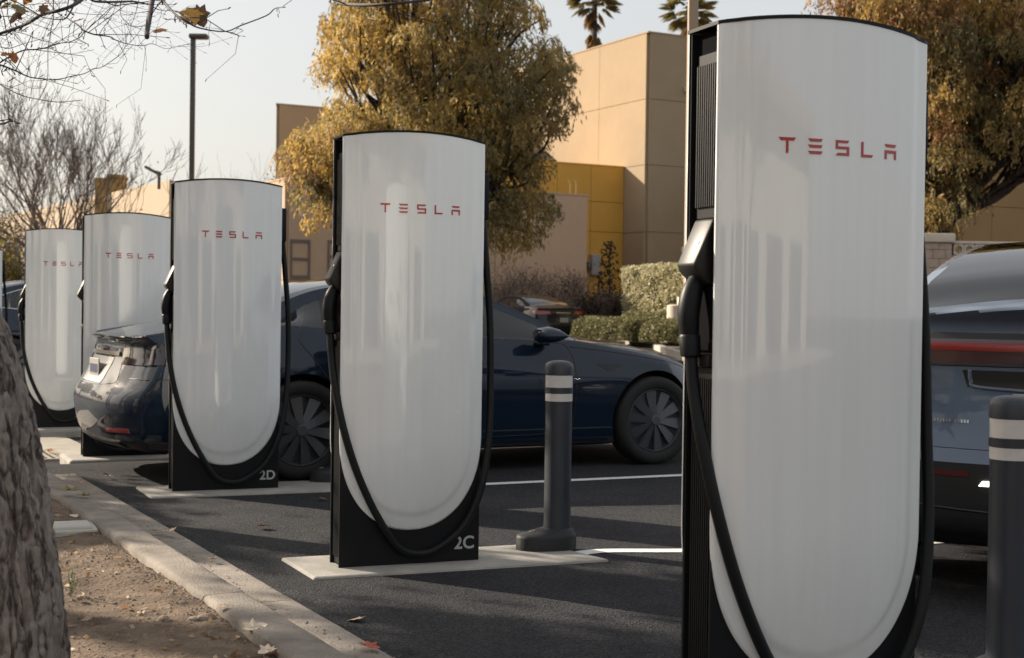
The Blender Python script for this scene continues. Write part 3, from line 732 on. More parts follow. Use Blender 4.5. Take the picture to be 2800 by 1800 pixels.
    # ---- wheels
    def wheel(x, s):
        y = s*T['wy']
        mb = MB(); M = Matrix.Translation((0, 0, 0))
        rr = wr*0.735
        mb.lathe([(rr*0.94, 0.05), (rr*0.995, 0.06), (rr*1.0, 0.085), (rr*0.955, 0.094), (rr*0.925, 0.080), (rr*0.915, 0.05)], 48, axis='y')
        barrel = MB(); barrel.lathe([(rr*0.98, -0.09), (rr*0.99, 0.05), (rr*0.93, 0.05), (rr*0.92, 0.0), (0.05, -0.015), (0.0, -0.015)], 48, axis='y')
        nsp = T.get('spokes', 9)
        for k in range(nsp):
            Rt = Matrix.Rotation(2*math.pi*k/nsp, 4, 'Y'); tw = 0.10
            a = [(0.035, -0.020), (0.035, 0.022), (rr*0.93, 0.052+tw*rr), (rr*0.93, -0.034+tw*rr)]
            vv_ = []
            for (px, pz) in a:
                yo = 0.062+0.02*(1-px/rr); vv_.append(Rt @ Vector((px, yo+(0.014 if pz > 0.02 else 0), pz)))
            for (px, pz) in a: vv_.append(Rt @ Vector((px, 0.02, pz)))
            mb.add(vv_, [(0, 1, 2, 3), (7, 6, 5, 4), (0, 4, 5, 1), (1, 5, 6, 2), (2, 6, 7, 3), (3, 7, 4, 0)])
        mb.lathe([(0.042, 0.03), (0.042, 0.092), (0.034, 0.098), (0, 0.098)], 20, axis='y')
        w = mb.build('wheel', rim_m, root, smooth=True, angle=R(30), merge=True)
        barrel.build('rim_barrel', car_black, w, smooth=True, merge=True)
        w.location = (x, y, wr); 
        if s < 0: w.rotation_euler = (0, 0, math.pi)
        mt = MB(); prof = [(rr*0.99, -0.11), (wr*0.90, -0.122), (wr*0.975, -0.105), (wr, -0.075), (wr, 0.07), (wr*0.975, 0.098), (wr*0.90, 0.112), (rr*1.04, 0.108), (rr*0.985, 0.092)]
        mt.lathe(prof, 56, axis='y'); mt.f = [q for q in mt.f if len(q) == 4]
        mt.build('tyre', tyre_m, w, smooth=True, merge=True)
        md_ = MB(); md_.lathe([(0.0, -0.02), (rr*0.68, -0.02), (rr*0.68, -0.035), (0.0, -0.035)], 30, axis='y'); md_.build('brake_disc', mat('brake', (0.12, 0.12, 0.12), rough=0.4, metal=0.8), w)
    for x in (0, wb):
        for s in (-1, 1): wheel(x, s)
    # ---- surface decals that follow the body
    dirs = {'R': (Vector((0, -3, 0)), Vector((0, 1, 0)), lambda a, b: Vector((a, 0, b))), 'L': (Vector((0, 3, 0)), Vector((0, -1, 0)), lambda a, b: Vector((a, 0, b))),
            'B': (Vector((-5, 0, 0)), Vector((1, 0, 0)), lambda a, b: Vector((0, a, b))), 'F': (Vector((9, 0, 0)), Vector((-1, 0, 0)), lambda a, b: Vector((0, a, b))),
            'T': (Vector((0, 0, 4)), Vector((0, 0, -1)), lambda a, b: Vector((a, b, 0)))}
    def hit(ax_, a, b, off):
        o, d, fn = dirs[ax_]; r_ = full.ray_cast(o+fn(a, b), d)
        if r_[0] is None: return None
        n_ = r_[1] if r_[1].dot(d) < 0 else -r_[1]
        return r_[0]+n_*off
    def patch(nm, ax_, quad, m, n=8, k=8, off=0.004, parent=None, skirt=0.012):
        (a0, b0), (a1, b1), (a2, b2), (a3, b3) = quad; vv_ = []; ff_ = []; _, d, _ = dirs[ax_]
        for i in range(n+1):
            s = i/n
            for j in range(k+1):
                t = j/k; a = (a0*(1-s)+a1*s)*(1-t)+(a3*(1-s)+a2*s)*t; b = (b0*(1-s)+b1*s)*(1-t)+(b3*(1-s)+b2*s)*t
                p = hit(ax_, a, b, off)
                if p is None: return None
                vv_.append(p)
        for i in range(n):
            for j in range(k): q = i*(k+1)+j; ff_.append((q, q+k+1, q+k+2, q+1))
        border = [i*(k+1) for i in range(n+1)]+[n*(k+1)+j for j in range(1, k+1)]+[i*(k+1)+k for i in range(n-1, -1, -1)]+[j for j in range(k-1, 0, -1)]
        n0 = len(vv_)
        for b_ in border: vv_.append(vv_[b_]+d*skirt)
        for q in range(len(border)): ff_.append((border[q], n0+q, n0+(q+1) % len(border), border[(q+1) % len(border)]))
        o = raw(nm, vv_, ff_, m, parent or root, smooth=True)
        bb = bmesh.new(); bb.from_mesh(o.data); bmesh.ops.recalc_face_normals(bb, faces=bb.faces); bb.to_mesh(o.data); bb.free()
        o.data.shade_smooth(); o.data.set_sharp_from_angle(angle=R(35)); return o
    def seam(ax_, pts, r=0.0035, m=car_black, n=8, nm='shut_line'):
        pp = [hit(ax_, p.x, p.y, 0.0) for p in spline([Vector((a, b, 0)) for a, b in pts], n)]
        pp = [p for p in pp if p is not None]
        if len(pp) > 2: return MB().tube(pp, r, 6).build(nm, m, root, smooth=True)
    # ---- interior
    iz = T['zb'](0.8)
    for (sx, sy) in T['seats']:
        mb = MB(); mb.bbox((sx-0.02, sy-0.23, 0.45), (sx+0.10, sy+0.23, iz+0.02), 0.04, 3, Matrix.Translation((sx, sy, 0.45)) @ Matrix.Rotation(R(-14), 4, 'Y') @ Matrix.Translation((-sx, -sy, -0.45)))
        st = mb.build('seat', T.get('seatm', seat_m), root, smooth=True)
        mb = MB(); mb.bbox((sx-0.16, sy-0.12, iz+0.03), (sx-0.08, sy+0.12, iz+0.2), 0.035, 3); mb.build('headrest', T.get('seatm', seat_m), st, smooth=True)
    mb = MB(); dx = T['ws1']-0.55; mb.bbox((dx, -0.72, iz-0.22), (dx+0.42, 0.72, iz-0.05), 0.06, 3); mb.build('dashboard', seat_m, root, smooth=True)
    mb = MB(); mb.lathe([(0.165, -.012), (0.185, 0), (0.165, .012), (0.15, 0), (0.165, -.012)], 24, Matrix.Translation((dx-0.12, 0.38, iz-0.12)) @ Matrix.Rotation(R(-65), 4, 'Y')); mb.build('steering_wheel', car_black, root, smooth=True)
    # ---- common outside parts
    for s, ax_ in ((-1, 'R'), (1, 'L')):
        mx, mz = T['mirror']; ys = s*(T['ym'](mx)-0.06)
        vv_ = []; ff_ = []
        for i in range(9):
            t = i/8; x_ = mx-0.09+0.20*t; r1 = 0.068*math.sqrt(max(0.03, math.sin(math.pi*(0.18+0.80*t)))); 
            for j in range(12):
                a = 2*math.pi*j/12; vv_.append((x_+0.03*abs(math.cos(a)), ys+s*(0.16+0.115*math.cos(a)*(1-0.25*t)), mz+r1*math.sin(a)*(1.0 if math.sin(a) > 0 else 0.85)))
        for i in range(8):
            for j in range(12): q = i*12+j; w_ = i*12+(j+1) % 12; ff_.append((q, w_, w_+12, q+12))
        ff_.append(tuple(range(11, -1, -1))); ff_.append(tuple(96+j for j in range(12)))
        mo = raw('wing_mirror', vv_, ff_, paint, root, smooth=True)
        MB().bbox((mx-0.02, min(ys-s*0.03, ys+s*0.09), mz-0.075), (mx+0.07, max(ys-s*0.03, ys+s*0.09), mz-0.045), 0.012).build('mirror_arm', car_black, mo, smooth=True)
        for (hx, hz) in T['handles']: patch('door_handle', ax_, [(hx-0.11, hz-0.014), (hx+0.11, hz-0.016), (hx+0.11, hz+0.012), (hx-0.11, hz+0.014)], paint, 6, 2, 0.006)
        for pts in T['seams']: seam(ax_, pts)
        for q in T['pillars']: patch('door_pillar', ax_, q, car_black, 3, 10, 0.003)
    return root, patch, seam, hit, body

# ---------------- long fastback sedan
SED = dict(wb=2.9, wr=0.345, xr0=-1.31, xf0=3.76, wy=0.868, tumble=0.085, rk=0.24, fk=0.62, rclad=0.27, fclad=0.33,
  ym=tab(-1.31, .84, -1.2, .865, -1.0, .90, -.6, .95, 0, .975, 1, .965, 2, .965, 2.9, .97, 3.3, .93, 3.55, .86, 3.76, .72),
  zf=tab(-1.31, .24, -.9, .20, -.5, .17, 2.6, .16, 3.4, .18, 3.76, .22),
  zb=tab(-1.31, .93, -1.1, .97, -.7, 1.03, -.3, 1.065, 0, 1.062, .15, 1.05, .8, 1.015, 1.5, .985, 1.84, .97, 2.2, .955, 2.6, .90, 3.0, .835, 3.4, .74, 3.76, .60),
  zsh=tab(-1.31, .78, -.6, .84, 0, .87, .7, .845, 1.5, .83, 2.2, .80, 2.9, .775, 3.4, .68, 3.76, .55),
  zc=tab(-1.31, .965, -1.17, .985, -1.0, 1.01, -.7, 1.09, -.35, 1.215, 0, 1.32, .3, 1.385, .7, 1.42, 1.0, 1.42, 1.3, 1.393, 1.6, 1.315, 1.9, 1.195, 2.2, 1.055, 2.38, 1.0, 2.7, .975, 3.1, .92, 3.4, .85, 3.6, .77, 3.76, .66),
  zd=tab(-.42, 1.068, -.2, 1.085, -.034, 1.132, .07, 1.19, .213, 1.245, .6, 1.318, 1.0, 1.325, 1.3, 1.295, 1.6, 1.205, 1.9, 1.085, 2.16, .965),
  yd=tab(-.6, .76, -.2, .735, .2, .66, .7, .63, 1.1, .63, 1.5, .67, 1.9, .76, 2.16, .86),
  xr=tab(.1, -.90, .2, -1.10, .27, -1.215, .33, -1.255, .48, -1.285, .575, -1.29, .60, -1.275, .70, -1.205, .745, -1.185, .80, -1.155, .93, -1.125, .955, -1.14, .985, -1.175, 1.03, -1.13, 1.2, -.9),
  xf=tab(.1, 3.45, .25, 3.66, .4, 3.74, .6, 3.735, .7, 3.69, .8, 3.60, 1.0, 3.3),
  xq=-.36, xA=2.13, bg0=-.72, bg1=.12, ws0=1.30, ws1=2.28, xB=[.215, 1.12],
  seats=[(1.25, .37), (1.25, -.37), (.25, .37), (.25, -.37)], mirror=(1.86, 1.005), handles=[(.52, .835), (1.42, .81)],
  seams=[[(2.02, .95), (2.12, .92), (2.17, .75), (2.17, .45), (2.15, .28)], [(1.13, .99), (1.13, .75), (1.11, .5), (1.08, .27)], [(.02, 1.035), (-.02, .97), (.06, .86), (.22, .66), (.36, .52), (.42, .40), (.44, .27)], [(.44, .27), (1.3, .255), (2.15, .27)], [(2.15, .92), (2.6, .87), (3.1, .79), (3.45, .70)]],
  seatm=seat_light, spokes=10, pillars=[[(.17, 1.045), (.235, 1.042), (.285, 1.285), (.225, 1.27)], [(1.085, 1.002), (1.155, 1.0), (1.165, 1.33), (1.095, 1.335)]])
navy = paint_mat('navy_paint', (0.006, 0.014, 0.030), metal=0.15)
W0 = Vector((-1.435, 9.768, 0)); HD = R(27.7)
c1loc = W0+Vector((-math.sin(HD), math.cos(HD), 0))*0.955
car1, patch, seam, hit, body1 = build_car('parked_sedan', SED, navy, c1loc, HD, 'dark navy fastback sedan backed in between charging posts')
seam('R', [(-1.08, .975), (-.9, 1.0), (-.6, 1.02)], 0.003); 
for s, ax_ in ((-1, 'R'), (1, 'L')):
    # wrap-round tail lamp: rear piece and side piece
    t1 = patch('tail_lamp', 'B', [(s*.50, .79), (s*.80, .79), (s*.79, .905), (s*.47, .90)], tail_dark, 10, 8, 0.005)
    t2 = patch('tail_lamp', ax_, [(-1.02, .795), (-.80, .80), (-.74, .945), (-.98, .935)], tail_dark, 8, 8, 0.005)
    patch('fender_vent', ax_, [(2.36, .792), (2.585, .785), (2.50, .738), (2.46, .735)], car_black, 6, 4, 0.003)
    patch('side_reflector', 'B', [(s*.50, .335), (s*.78, .345), (s*.77, .375), (s*.50, .36)], tail_red, 6, 3, 0.004)
    patch('headlamp', 'F', [(s*.42, .60), (s*.80, .66), (s*.80, .72), (s*.45, .65)], head_m, 8, 4, 0.004)
    patch('sill_trim', ax_, [(.42, .215), (2.48, .20), (2.48, .225), (.42, .245)], paint_mat('navy_paint', ()), 16, 2, 0.010)
patch('plate_recess', 'B', [(-.30, .655), (.30, .655), (.33, .83), (-.33, .83)], mat('navy_recess', (0.01, 0.014, 0.022), rough=0.35, coat=0.5), 8, 6, 0.003)
pl = MB(); pl.bbox((-1.212, -.155, .675), (-1.203, .155, .815), .003); plo = pl.build('number_plate', plate_m, car1)
for k in range(7):
    pk = MB(); y = .115-.038*k; pk.box((-1.2135, y-.012, .715), (-1.2118, y+.012, .775)); pk.build('plate_character', plate_ink, plo)
patch('plate_bar', 'B', [(-.44, .842), (.44, .842), (.43, .868), (-.43, .868)], mat('dark_chrome', (0.18, 0.17, 0.16), rough=0.22, metal=1.0), 16, 3, 0.014, skirt=.02)
patch('diffuser_blade', 'B', [(-.62, .245), (.62, .245), (.60, .275), (-.60, .275)], car_black, 16, 3, 0.012, skirt=.05)
seam('B', [(-.47, .93), (-.50, .80), (-.55, .70), (-.5, .66), (0, .64), (.5, .66), (.55, .70), (.50, .80), (.47, .93)], 0.003)
seam('R', [(-1.12, .70), (-.8, .70), (-.45, .70)], 0.003); seam('L', [(-1.12, .70), (-.8, .70), (-.45, .70)], 0.003)
for y in (-.08, -.04, 0, .04, .08): MB().bbox((-1.168, y-.012, .885), (-1.135, y+.012, .905), .002).build('badge_letter', chrome, car1)

# ---------------- crossover
SUV = dict(wb=2.89, wr=0.36, xr0=-1.0, xf0=3.78, wy=0.84, tumble=0.08, rk=0.26, fk=0.6, rclad=0.615, fclad=0.36, clad=True, sharp=38,
  ym=tab(-1.0, .80, -.9, .84, -.7, .885, -.3, .945, .3, .96, 2.4, .96, 3.1, .935, 3.5, .86, 3.78, .70),
  zf=tab(-1.0, .30, -.6, .22, -.2, .19, 2.6, .18, 3.4, .2, 3.78, .26),
  zb=tab(-1.0, 1.12, -.8, 1.16, -.5, 1.185, 0, 1.15, .7, 1.10, 1.5, 1.055, 2.3, 1.005, 2.6, .965, 3.1, .89, 3.5, .79, 3.78, .66),
  zsh=tab(-1.0, .92, 0, .96, 1, .92, 2.2, .88, 3, .85, 3.78, .6),
  zc=tab(-1.0, 1.215, -.93, 1.235, -.85, 1.25, -.72, 1.30, -.5, 1.405, -.2, 1.505, .2, 1.58, .7, 1.62, 1.1, 1.615, 1.5, 1.55, 1.9, 1.405, 2.2, 1.255, 2.5, 1.10, 2.65, 1.055, 3.0, 1.0, 3.4, .9, 3.65, .79, 3.78, .68),
  zd=tab(-.6, 1.19, -.45, 1.205, -.2, 1.30, .2, 1.43, .6, 1.50, 1.0, 1.51, 1.5, 1.44, 1.9, 1.29, 2.2, 1.13, 2.4, 1.01),
  yd=tab(-.8, .74, -.2, .68, .3, .645, 1.0, .63, 1.6, .68, 2.0, .77, 2.4, .86),
  xr=tab(.1, -.55, .25, -.80, .34, -.91, .50, -.945, .60, -.955, .625, -.945, .66, -.91, .75, -.875, .95, -.86, .985, -.845, 1.0, -.875, 1.10, -.885, 1.125, -.86, 1.16, -.865, 1.20, -.905, 1.235, -.95, 1.26, -.90, 1.5, -.4),
  xf=tab(.1, 3.45, .25, 3.66, .45, 3.76, .65, 3.74, .75, 3.68, .9, 3.5, 1.1, 3.1),
  xq=-.50, xA=2.36, bg0=-.78, bg1=-.05, ws0=1.36, ws1=2.48, xB=[.22, 1.15],
  seats=[(1.35, .37), (1.35, -.37), (.3, .37), (.3, -.37)], mirror=(2.02, 1.07), handles=[(.55, .93), (1.5, .90)],
  seams=[[(2.15, .98), (2.24, .92), (2.28, .7), (2.26, .32)], [(1.17, 1.06), (1.17, .75), (1.13, .32)], [(-.05, 1.15), (.02, .98), (.25, .70), (.43, .5), (.47, .33)]],
  pillars=[[(.17, 1.14), (.24, 1.135), (.28, 1.47), (.20, 1.455)], [(1.11, 1.08), (1.19, 1.075), (1.20, 1.51), (1.11, 1.515)]])
grey_blue = paint_mat('steel_blue_paint', (0.10, 0.13, 0.18), metal=0.5)
H2 = R(60); fw = Vector((math.cos(H2), math.sin(H2), 0))
c2loc = Vector((2.13, 5.60, 0))+fw*0.93
SUV2 = dict(SUV); SUV2['sglass'] = glass_dark; zc0 = SUV['zc']; SUV2['zc'] = lambda x: zc0(x)-0.035*sst(-.75, -.2, x)
car2, patch, seam, hit, body2 = build_car('reversing_crossover', SUV2, grey_blue, c2loc, H2, 'steel blue crossover with full-width red light bar reversing beside the largest charging post')
lb = patch('light_bar', 'B', [(-.80, 1.002), (.80, 1.002), (.80, 1.10), (-.80, 1.10)], mat('light_bar_smoke', (0.05, 0.02, 0.025), rough=0.15, coat=1.0), 20, 6, 0.004)
patch('light_strip', 'B', [(-.79, 1.055), (.79, 1.055), (.79, 1.085), (-.79, 1.085)], mat('light_strip_red', (0.13, 0.012, 0.010), rough=0.25, emit=(1.0, 0.05, 0.03), estr=0.02), 20, 3, 0.008)
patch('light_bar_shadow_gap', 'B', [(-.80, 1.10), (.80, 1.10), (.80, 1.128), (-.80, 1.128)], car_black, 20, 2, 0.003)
seam('B', [(-.78, .993), (0, .993), (.78, .993)], 0.005)
patch('plate_recess', 'B', [(-.34, .905), (.34, .905), (.36, .975), (-.36, .975)], car_black, 10, 4, 0.003)
seam('B', [(.33, .975), (.325, .93), (.29, .905), (0, .895), (-.29, .905), (-.325, .93), (-.33, .975)], 0.009, paint_mat('steel_blue_paint', ()))
MB().bbox((-.893, -.155, .735), (-.883, .155, .885), .003).build('number_plate', plate_m, car2)
for k in range(12):
    y = .475-.0125*k
    if k != 6:
        q = patch('badge_letter', 'B', [(y, .756), (y-.008, .756), (y-.008, .770), (y, .770)], chrome, 1, 1, 0.003)
seam('B', [(-.86, .66), (0, .652), (.86, .66)], 0.002)
for s in (-1, 1):
    patch('rear_reflector', 'B', [(s*.30, .545), (s*.50, .548), (s*.50, .562), (s*.32, .568)], tail_dark2, 8, 3, 0.004)
    patch('reversing_lamp', 'B', [(s*.17, .512), (s*.27, .512), (s*.255, .532), (s*.19, .535)], mat('reversing_lamp_lit', (0.9, 0.9, 0.85), emit=(1, 0.97, 0.9), estr=2.5), 4, 2, 0.006)
seam('B', [(-.7, .42), (0, .40), (.7, .42)], 0.006)

c4 = G(30, 918, -.10); 
SUV4 = dict(SUV); SUV4['roofm'] = glass_dark
navy2 = paint_mat('midnight_paint', (0.008, 0.016, 0.036), metal=0.3)
c4loc = Vector((c4.x, c4.y, ground_z(c4.x+0.5, c4.y+0.8)))+Vector((-math.sin(HD), math.cos(HD), 0))*0.95
car4, patch, seam, hit, b4 = build_car('parked_crossover', SUV4, navy2, c4loc, HD, 'midnight blue crossover parked behind the post by the storm drain')
seam('R', [(-.47, 1.20), (-.2, 1.315), (.2, 1.445), (.6, 1.512), (1.0, 1.522), (1.5, 1.452), (1.9, 1.30)], 0.012, chrome, nm='window_trim')
seam('R', [(-.49, 1.20), (-.3, 1.178), (0, 1.15), (.7, 1.10), (1.5, 1.055), (2.2, 1.01)], 0.010, chrome, nm='window_trim')
for s in (-1, 1):
    patch('tail_lamp', 'B', [(s*.42, 1.0), (s*.78, 1.0), (s*.78, 1.09), (s*.42, 1.07)], tail_red, 8, 4, 0.004)

# ---------------- far sedan in the back lot
SED3 = dict(SED); SED3['zc'] = tab(-1.31, 1.02, -1.17, 1.05, -1.0, 1.07, -.7, 1.13, -.35, 1.25, 0, 1.35, .3, 1.41, .7, 1.45, 1.0, 1.45, 1.3, 1.42, 1.6, 1.335, 1.9, 1.205, 2.2, 1.055, 2.38, 1.0, 2.7, .975, 3.1, .92, 3.4, .85, 3.6, .77, 3.76, .66)
SED3['zb'] = tab(-1.31, .99, -1.1, 1.02, -.7, 1.05, -.3, 1.065, 0, 1.062, .15, 1.05, .8, 1.015, 1.5, .985, 1.84, .97, 2.2, .955, 2.6, .90, 3.0, .835, 3.4, .74, 3.76, .60)
SED3['xr'] = tab(.1, -.90, .2, -1.10, .33, -1.22, .48, -1.25, .60, -1.245, .70, -1.205, .93, -1.155, 1.02, -1.16, 1.05, -1.185, 1.1, -1.1, 1.2, -.9)
blackp = paint_mat('black_paint', (0.010, 0.012, 0.018), metal=0.2)
H3 = R(121); q3 = A(1318, 760, 44); fw3 = Vector((math.cos(H3), math.sin(H3), 0))
c3loc = Vector((q3.x, q3.y, 0))+fw3*1.2; c3loc.z = ground_z(c3loc.x, c3loc.y)
car3, patch, seam, hit, b3 = build_car('far_sedan', SED3, blackp, c3loc, H3, 'black sedan with red tail lamps parked below the tan building wall')
for s in (-1, 1):
    patch('tail_lamp', 'B', [(s*.42, .86), (s*.86, .84), (s*.84, .97), (s*.46, .94)], tail_red, 8, 4, 0.005)
    patch('tail_lamp', 'R' if s < 0 else 'L', [(-1.02, .86), (-.82, .88), (-.80, .95), (-.98, .97)], tail_red, 6, 4, 0.005)
for k in range(7): MB().bbox((-1.20, -.24+.075*k, .87), (-1.16, -.20+.075*k, .91), .003).build('badge_letter', chrome, car3)
MB().bbox((-1.245, -.15, .60), (-1.235, .15, .74), .003).build('number_plate', plate_m, car3)
# ================================================================== buildings behind
E1 = Vector((0.88, 0.475, 0)).normalized(); E2 = Vector((-E1.y, E1.x, 0))
tan = mat('tan_stucco', (0.375, 0.285, 0.19), rough=0.9, var=0.06, scale=0.6, bump=0.25, bscale=30, spec=0.2)
tan2 = mat('rose_stucco', (0.54, 0.385, 0.27), rough=0.9, var=0.06, scale=0.6, bump=0.25, bscale=30, spec=0.2)
yellow = mat('yellow_stucco', (0.64, 0.36, 0.075), rough=0.85, var=0.06, scale=0.8, bump=0.2, bscale=30, spec=0.2)
joint = mat('wall_joint', (0.21, 0.155, 0.11), rough=0.9)
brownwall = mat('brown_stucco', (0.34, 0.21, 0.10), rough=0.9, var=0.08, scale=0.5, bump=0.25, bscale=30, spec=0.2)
win_glass = mat('window_glass', (0.015, 0.018, 0.022), rough=0.08, spec=0.8, coat=0.5)
win_frame = mat('window_frame', (0.17, 0.145, 0.125), rough=0.5)
def block(parent, origin, d1, l1, d2, l2, h, m, hj, s1=None, s2=None, z0=0.0, th=0.12, front=True, left=True):
    """a box building: core plus tilt-up wall panels on its front (along d1) and left (along d2) face"""
    o = Vector(origin)-parent.location
    core = MB(); q = [o+d1*0+d2*0, o+d1*l1, o+d1*l1+d2*l2, o+d2*l2]
    core.prism([(p.x, p.y) for p in q], z0, h-0.06); core.build('wall', joint, parent)
    def face(p0, d, l, out, seg, zs):
        for i in range(len(seg)-1):
            for j in range(len(zs)-1):
                a, b = seg[i], seg[i+1]
                if a >= l: continue
                b = min(b, l); g = 0.010
                pts = [p0+d*(a+g), p0+d*(b-g), p0+d*(b-g)+out*th, p0+d*(a+g)+out*th]
                if d.cross(out).z < 0: pts = pts[::-1]
                mb = MB(); mb.prism([(p.x, p.y) for p in pts], zs[j]+g, zs[j+1]-(g if j < len(zs)-2 else 0)); mb.build('wall_panel', m, parent)
    zs = hj+[h] if hj[-1] < h-0.05 else hj
    if front: face(o, d1, l1, -d2, s1, zs)
    if left: face(o, d2, l2, -d1, s2, zs)
    cp = MB(); q2 = [o-d1*0.14-d2*0.14, o+d1*(l1+.1)-d2*0.14, o+d1*(l1+.1)+d2*(l2+.1), o-d1*0.14+d2*(l2+.1)]
    cp.prism([(p.x, p.y) for p in q2], h+0.002, h+0.06); cp.build('parapet_cap', m, parent)
C0 = A(1510, 700, 58); C0.z = 0
store = empty('store_building', C0, 0, 'tall tan stucco store with lower yellow wall and rose side wing', 'building')
zt = A(1510, 78, 58).z
# joints measured on the corner: 232, 386, 543 px
jz = [A(1512, y, 58).z for y in (700, 543, 386, 232)]; jz[0] = 0.0
block(store, C0, E1, 34, E2, 30, zt, tan, jz, [0, 4.2, 9, 14, 19, 24, 29, 34], [0, 3.6, 8.2, 12.8, 17.4, 22, 26, 30])
def on_face(u, v, p0, nrm):
    d = ray(u, v); t = (Vector((p0.x, p0.y, 0))-Vector((0, 0, 0))).dot(nrm)/(Vector((d.x, d.y, 0)).dot(nrm)); q = d*t; q.z += CAM_H; return q
# yellow wall projects from the left face
Yp = on_face(1455, 500, C0-E1*0.13, E1); Yr = Vector((Yp.x, Yp.y, 0))
yz = on_face(1450, 393, Yr, E2).z
yl = 11.0; ys0 = Yr-E1*yl
yj = [0.0]+[on_face(1440, v, Yr, E2).z for v in (638, 545, 475)]
block(store, ys0, E1, yl, E2, 6, yz, yellow, yj, [0.0, 1.4, 3.0, 4.6, 6.2, 7.8, 9.4, 11.0], [0, 3, 6])
# rose wing further forward, its right end at 1368
Rp = A(1368, 700, 53); Rp.z = 0; rz_ = A(1366, 460, 53).z; rj = [0.0, A(1360, 671, 53).z]
block(store, Rp-E1*11.6, E1, 11.6, E2, 8, rz_, tan2, rj, [0, 3.9, 7.75, 11.6], [0, 4, 8])
rail = MB()
for k, u in enumerate((1334, 1348)):
    q = A(u, 458, 53.6)-C0; rail.tube([(q.x, q.y, rz_), (q.x, q.y, rz_+0.55), (q.x-0.1, q.y, rz_+.7)], 0.016, 6)
rail.build('roof_ladder', mat('rail_paint', (0.32, 0.24, 0.14), rough=0.6), store)
# left wing behind the pepper tree, with windows
Lp = A(648, 700, 62); Lp.z = 0; lz = A(650, 246, 62).z
wing = empty('shop_building', Lp, 0, 'tan stucco building with dark framed windows behind the golden tree', 'building')
block(wing, Lp, E1, 13.5, Vector((-0.13, 0.99, 0)), 12, lz, tan, [0.0, A(660, 555, 62).z, A(660, 400, 62).z], [0, 4.5, 9, 13.5], [0, 4, 8, 12])
def window(parent, u0, u1, v0, v1, p0, rows=2):
    a = on_face(u0, v0, p0, E2); b = on_face(u1, v1, p0, E2); w = (Vector((b.x-a.x, b.y-a.y, 0))).length; z1, z0 = a.z, b.z
    o = Vector((a.x, a.y, 0))-parent.location-E2*0.16; f = MB()
    for (x0, x1, y0, y1) in ((0, w, z0, z0+.1), (0, w, z1-.1, z1), (0, .07, z0+.1, z1-.1), (w-.07, w, z0+.1, z1-.1), (.1, w-.1, (z0+z1)/2-.04, (z0+z1)/2+.04)):
        q = [o+E1*x0, o+E1*x1, o+E1*x1+E2*.13, o+E1*x0+E2*.13]; f.prism([(p.x, p.y) for p in q], y0, y1)
    fo = f.build('window', win_frame, parent)
    g = MB(); q = [o+E1*.1+E2*.06, o+E1*(w-.1)+E2*.06, o+E1*(w-.1)+E2*.09, o+E1*.1+E2*.09]; g.prism([(p.x, p.y) for p in q], z0+.1, z1-.1); g.build('pane', win_glass, fo)
pw = Lp-E2*0.0
window(store, 676, 722, 560, 652, Rp); window(store, 764, 806, 562, 640, Rp)
# fittings on the store
bs = on_face(1650, 147, C0-E2*0.13, E2)
dm = MB(); dm.lathe([(0.0, 0.0), (0.78, 0.0), (0.80, 0.03), (0.80, 0.12), (0, 0.12)], 48)
ds = dm.build('disc_sign', mat('sign_blue', (0.02, 0.05, 0.22), rough=0.35), None, smooth=True, angle=R(40))
ds.location = bs-E2*0.02; ds.rotation_euler = (-E2).to_track_quat('Z', 'Y').to_euler(); tag(ds, 'round blue wall sign high on the tan store', 'sign')
wl_ = on_face(1607, 211, C0-E2*0.13, E2)
e = MB(); e.bbox((-.16, -.22, -.10), (.16, .0, .10), .03); w1 = e.build('wall_light', mat('lamp_grey', (0.5, 0.5, 0.5), rough=0.5), None); w1.location = wl_; w1.rotation_euler = (0, 0, math.atan2(E1.y, E1.x)); tag(w1, 'small grey wall light below the blue disc sign', 'wall light')
ub = on_face(1386, 620, Yr-E2*0.13, E2)
ue = empty('meter_cabinet', (ub.x, ub.y, ub.z), math.atan2(E1.y, E1.x), 'grey electrical cabinet mounted on the yellow wall', 'cabinet')
MB().bbox((-.16, -.26, -.42), (.22, .0, .42), .02).build('case', mat('cabinet_grey', (0.33, 0.33, 0.34), rough=0.5), ue)
MB().bbox((-.30, -.2, -.16), (-.165, -.02, .12), .02).build('conduit_box', mat('cabinet_dark', (0.12, 0.12, 0.13), rough=0.5), ue)
# far left building with a sloping silhouette, lit from the side
FA = A(400, 700, 62); FB = A(28, 700, 88); FA.z = FB.z = 0
fd = (FB-FA).normalized(); fn_ = Vector((fd.y, -fd.x, 0)); fn_ = fn_ if fn_.y > 0 else -fn_
far = empty('far_building', FA, 0, 'low tan building in sun behind the bare tree', 'building')
fz = A(400, 421, 62).z
fo = MB(); L_ = (FB-FA).length
fo.prism([((p).x, (p).y) for p in (Vector((0, 0, 0)), fn_*14, fd*(L_+10)+fn_*14, fd*(L_+10))], 0, fz-0.05); fo.build('wall', joint, far)
for k in range(7):
    a, b = k*(L_+10)/7+.02, (k+1)*(L_+10)/7-.02; pts = [fd*a, fd*b, fd*b-fn_*.12, fd*a-fn_*.12]
    MB().prism([(p.x, p.y) for p in (pts if True else pts)], 0, fz).build('wall_panel', mat('far_tan', (0.47, 0.36, 0.25), rough=0.9, var=0.05, scale=.5), far)
tw = empty('roof_tower', A(250, 452, 70), 0, 'ochre square roof tower on the low tan building', 'tower')
h_ = 44*mpp(70)
MB().bbox((-.62, 0, -3), (.62, 1.4, h_*0.82), .05).build('wall', mat('ochre', (0.42, 0.26, 0.09), rough=0.9), tw); MB().bbox((-.02, -.1, h_*0.8), (.66, 1.5, h_), .04).build('cap', mat('ochre', ()), tw)
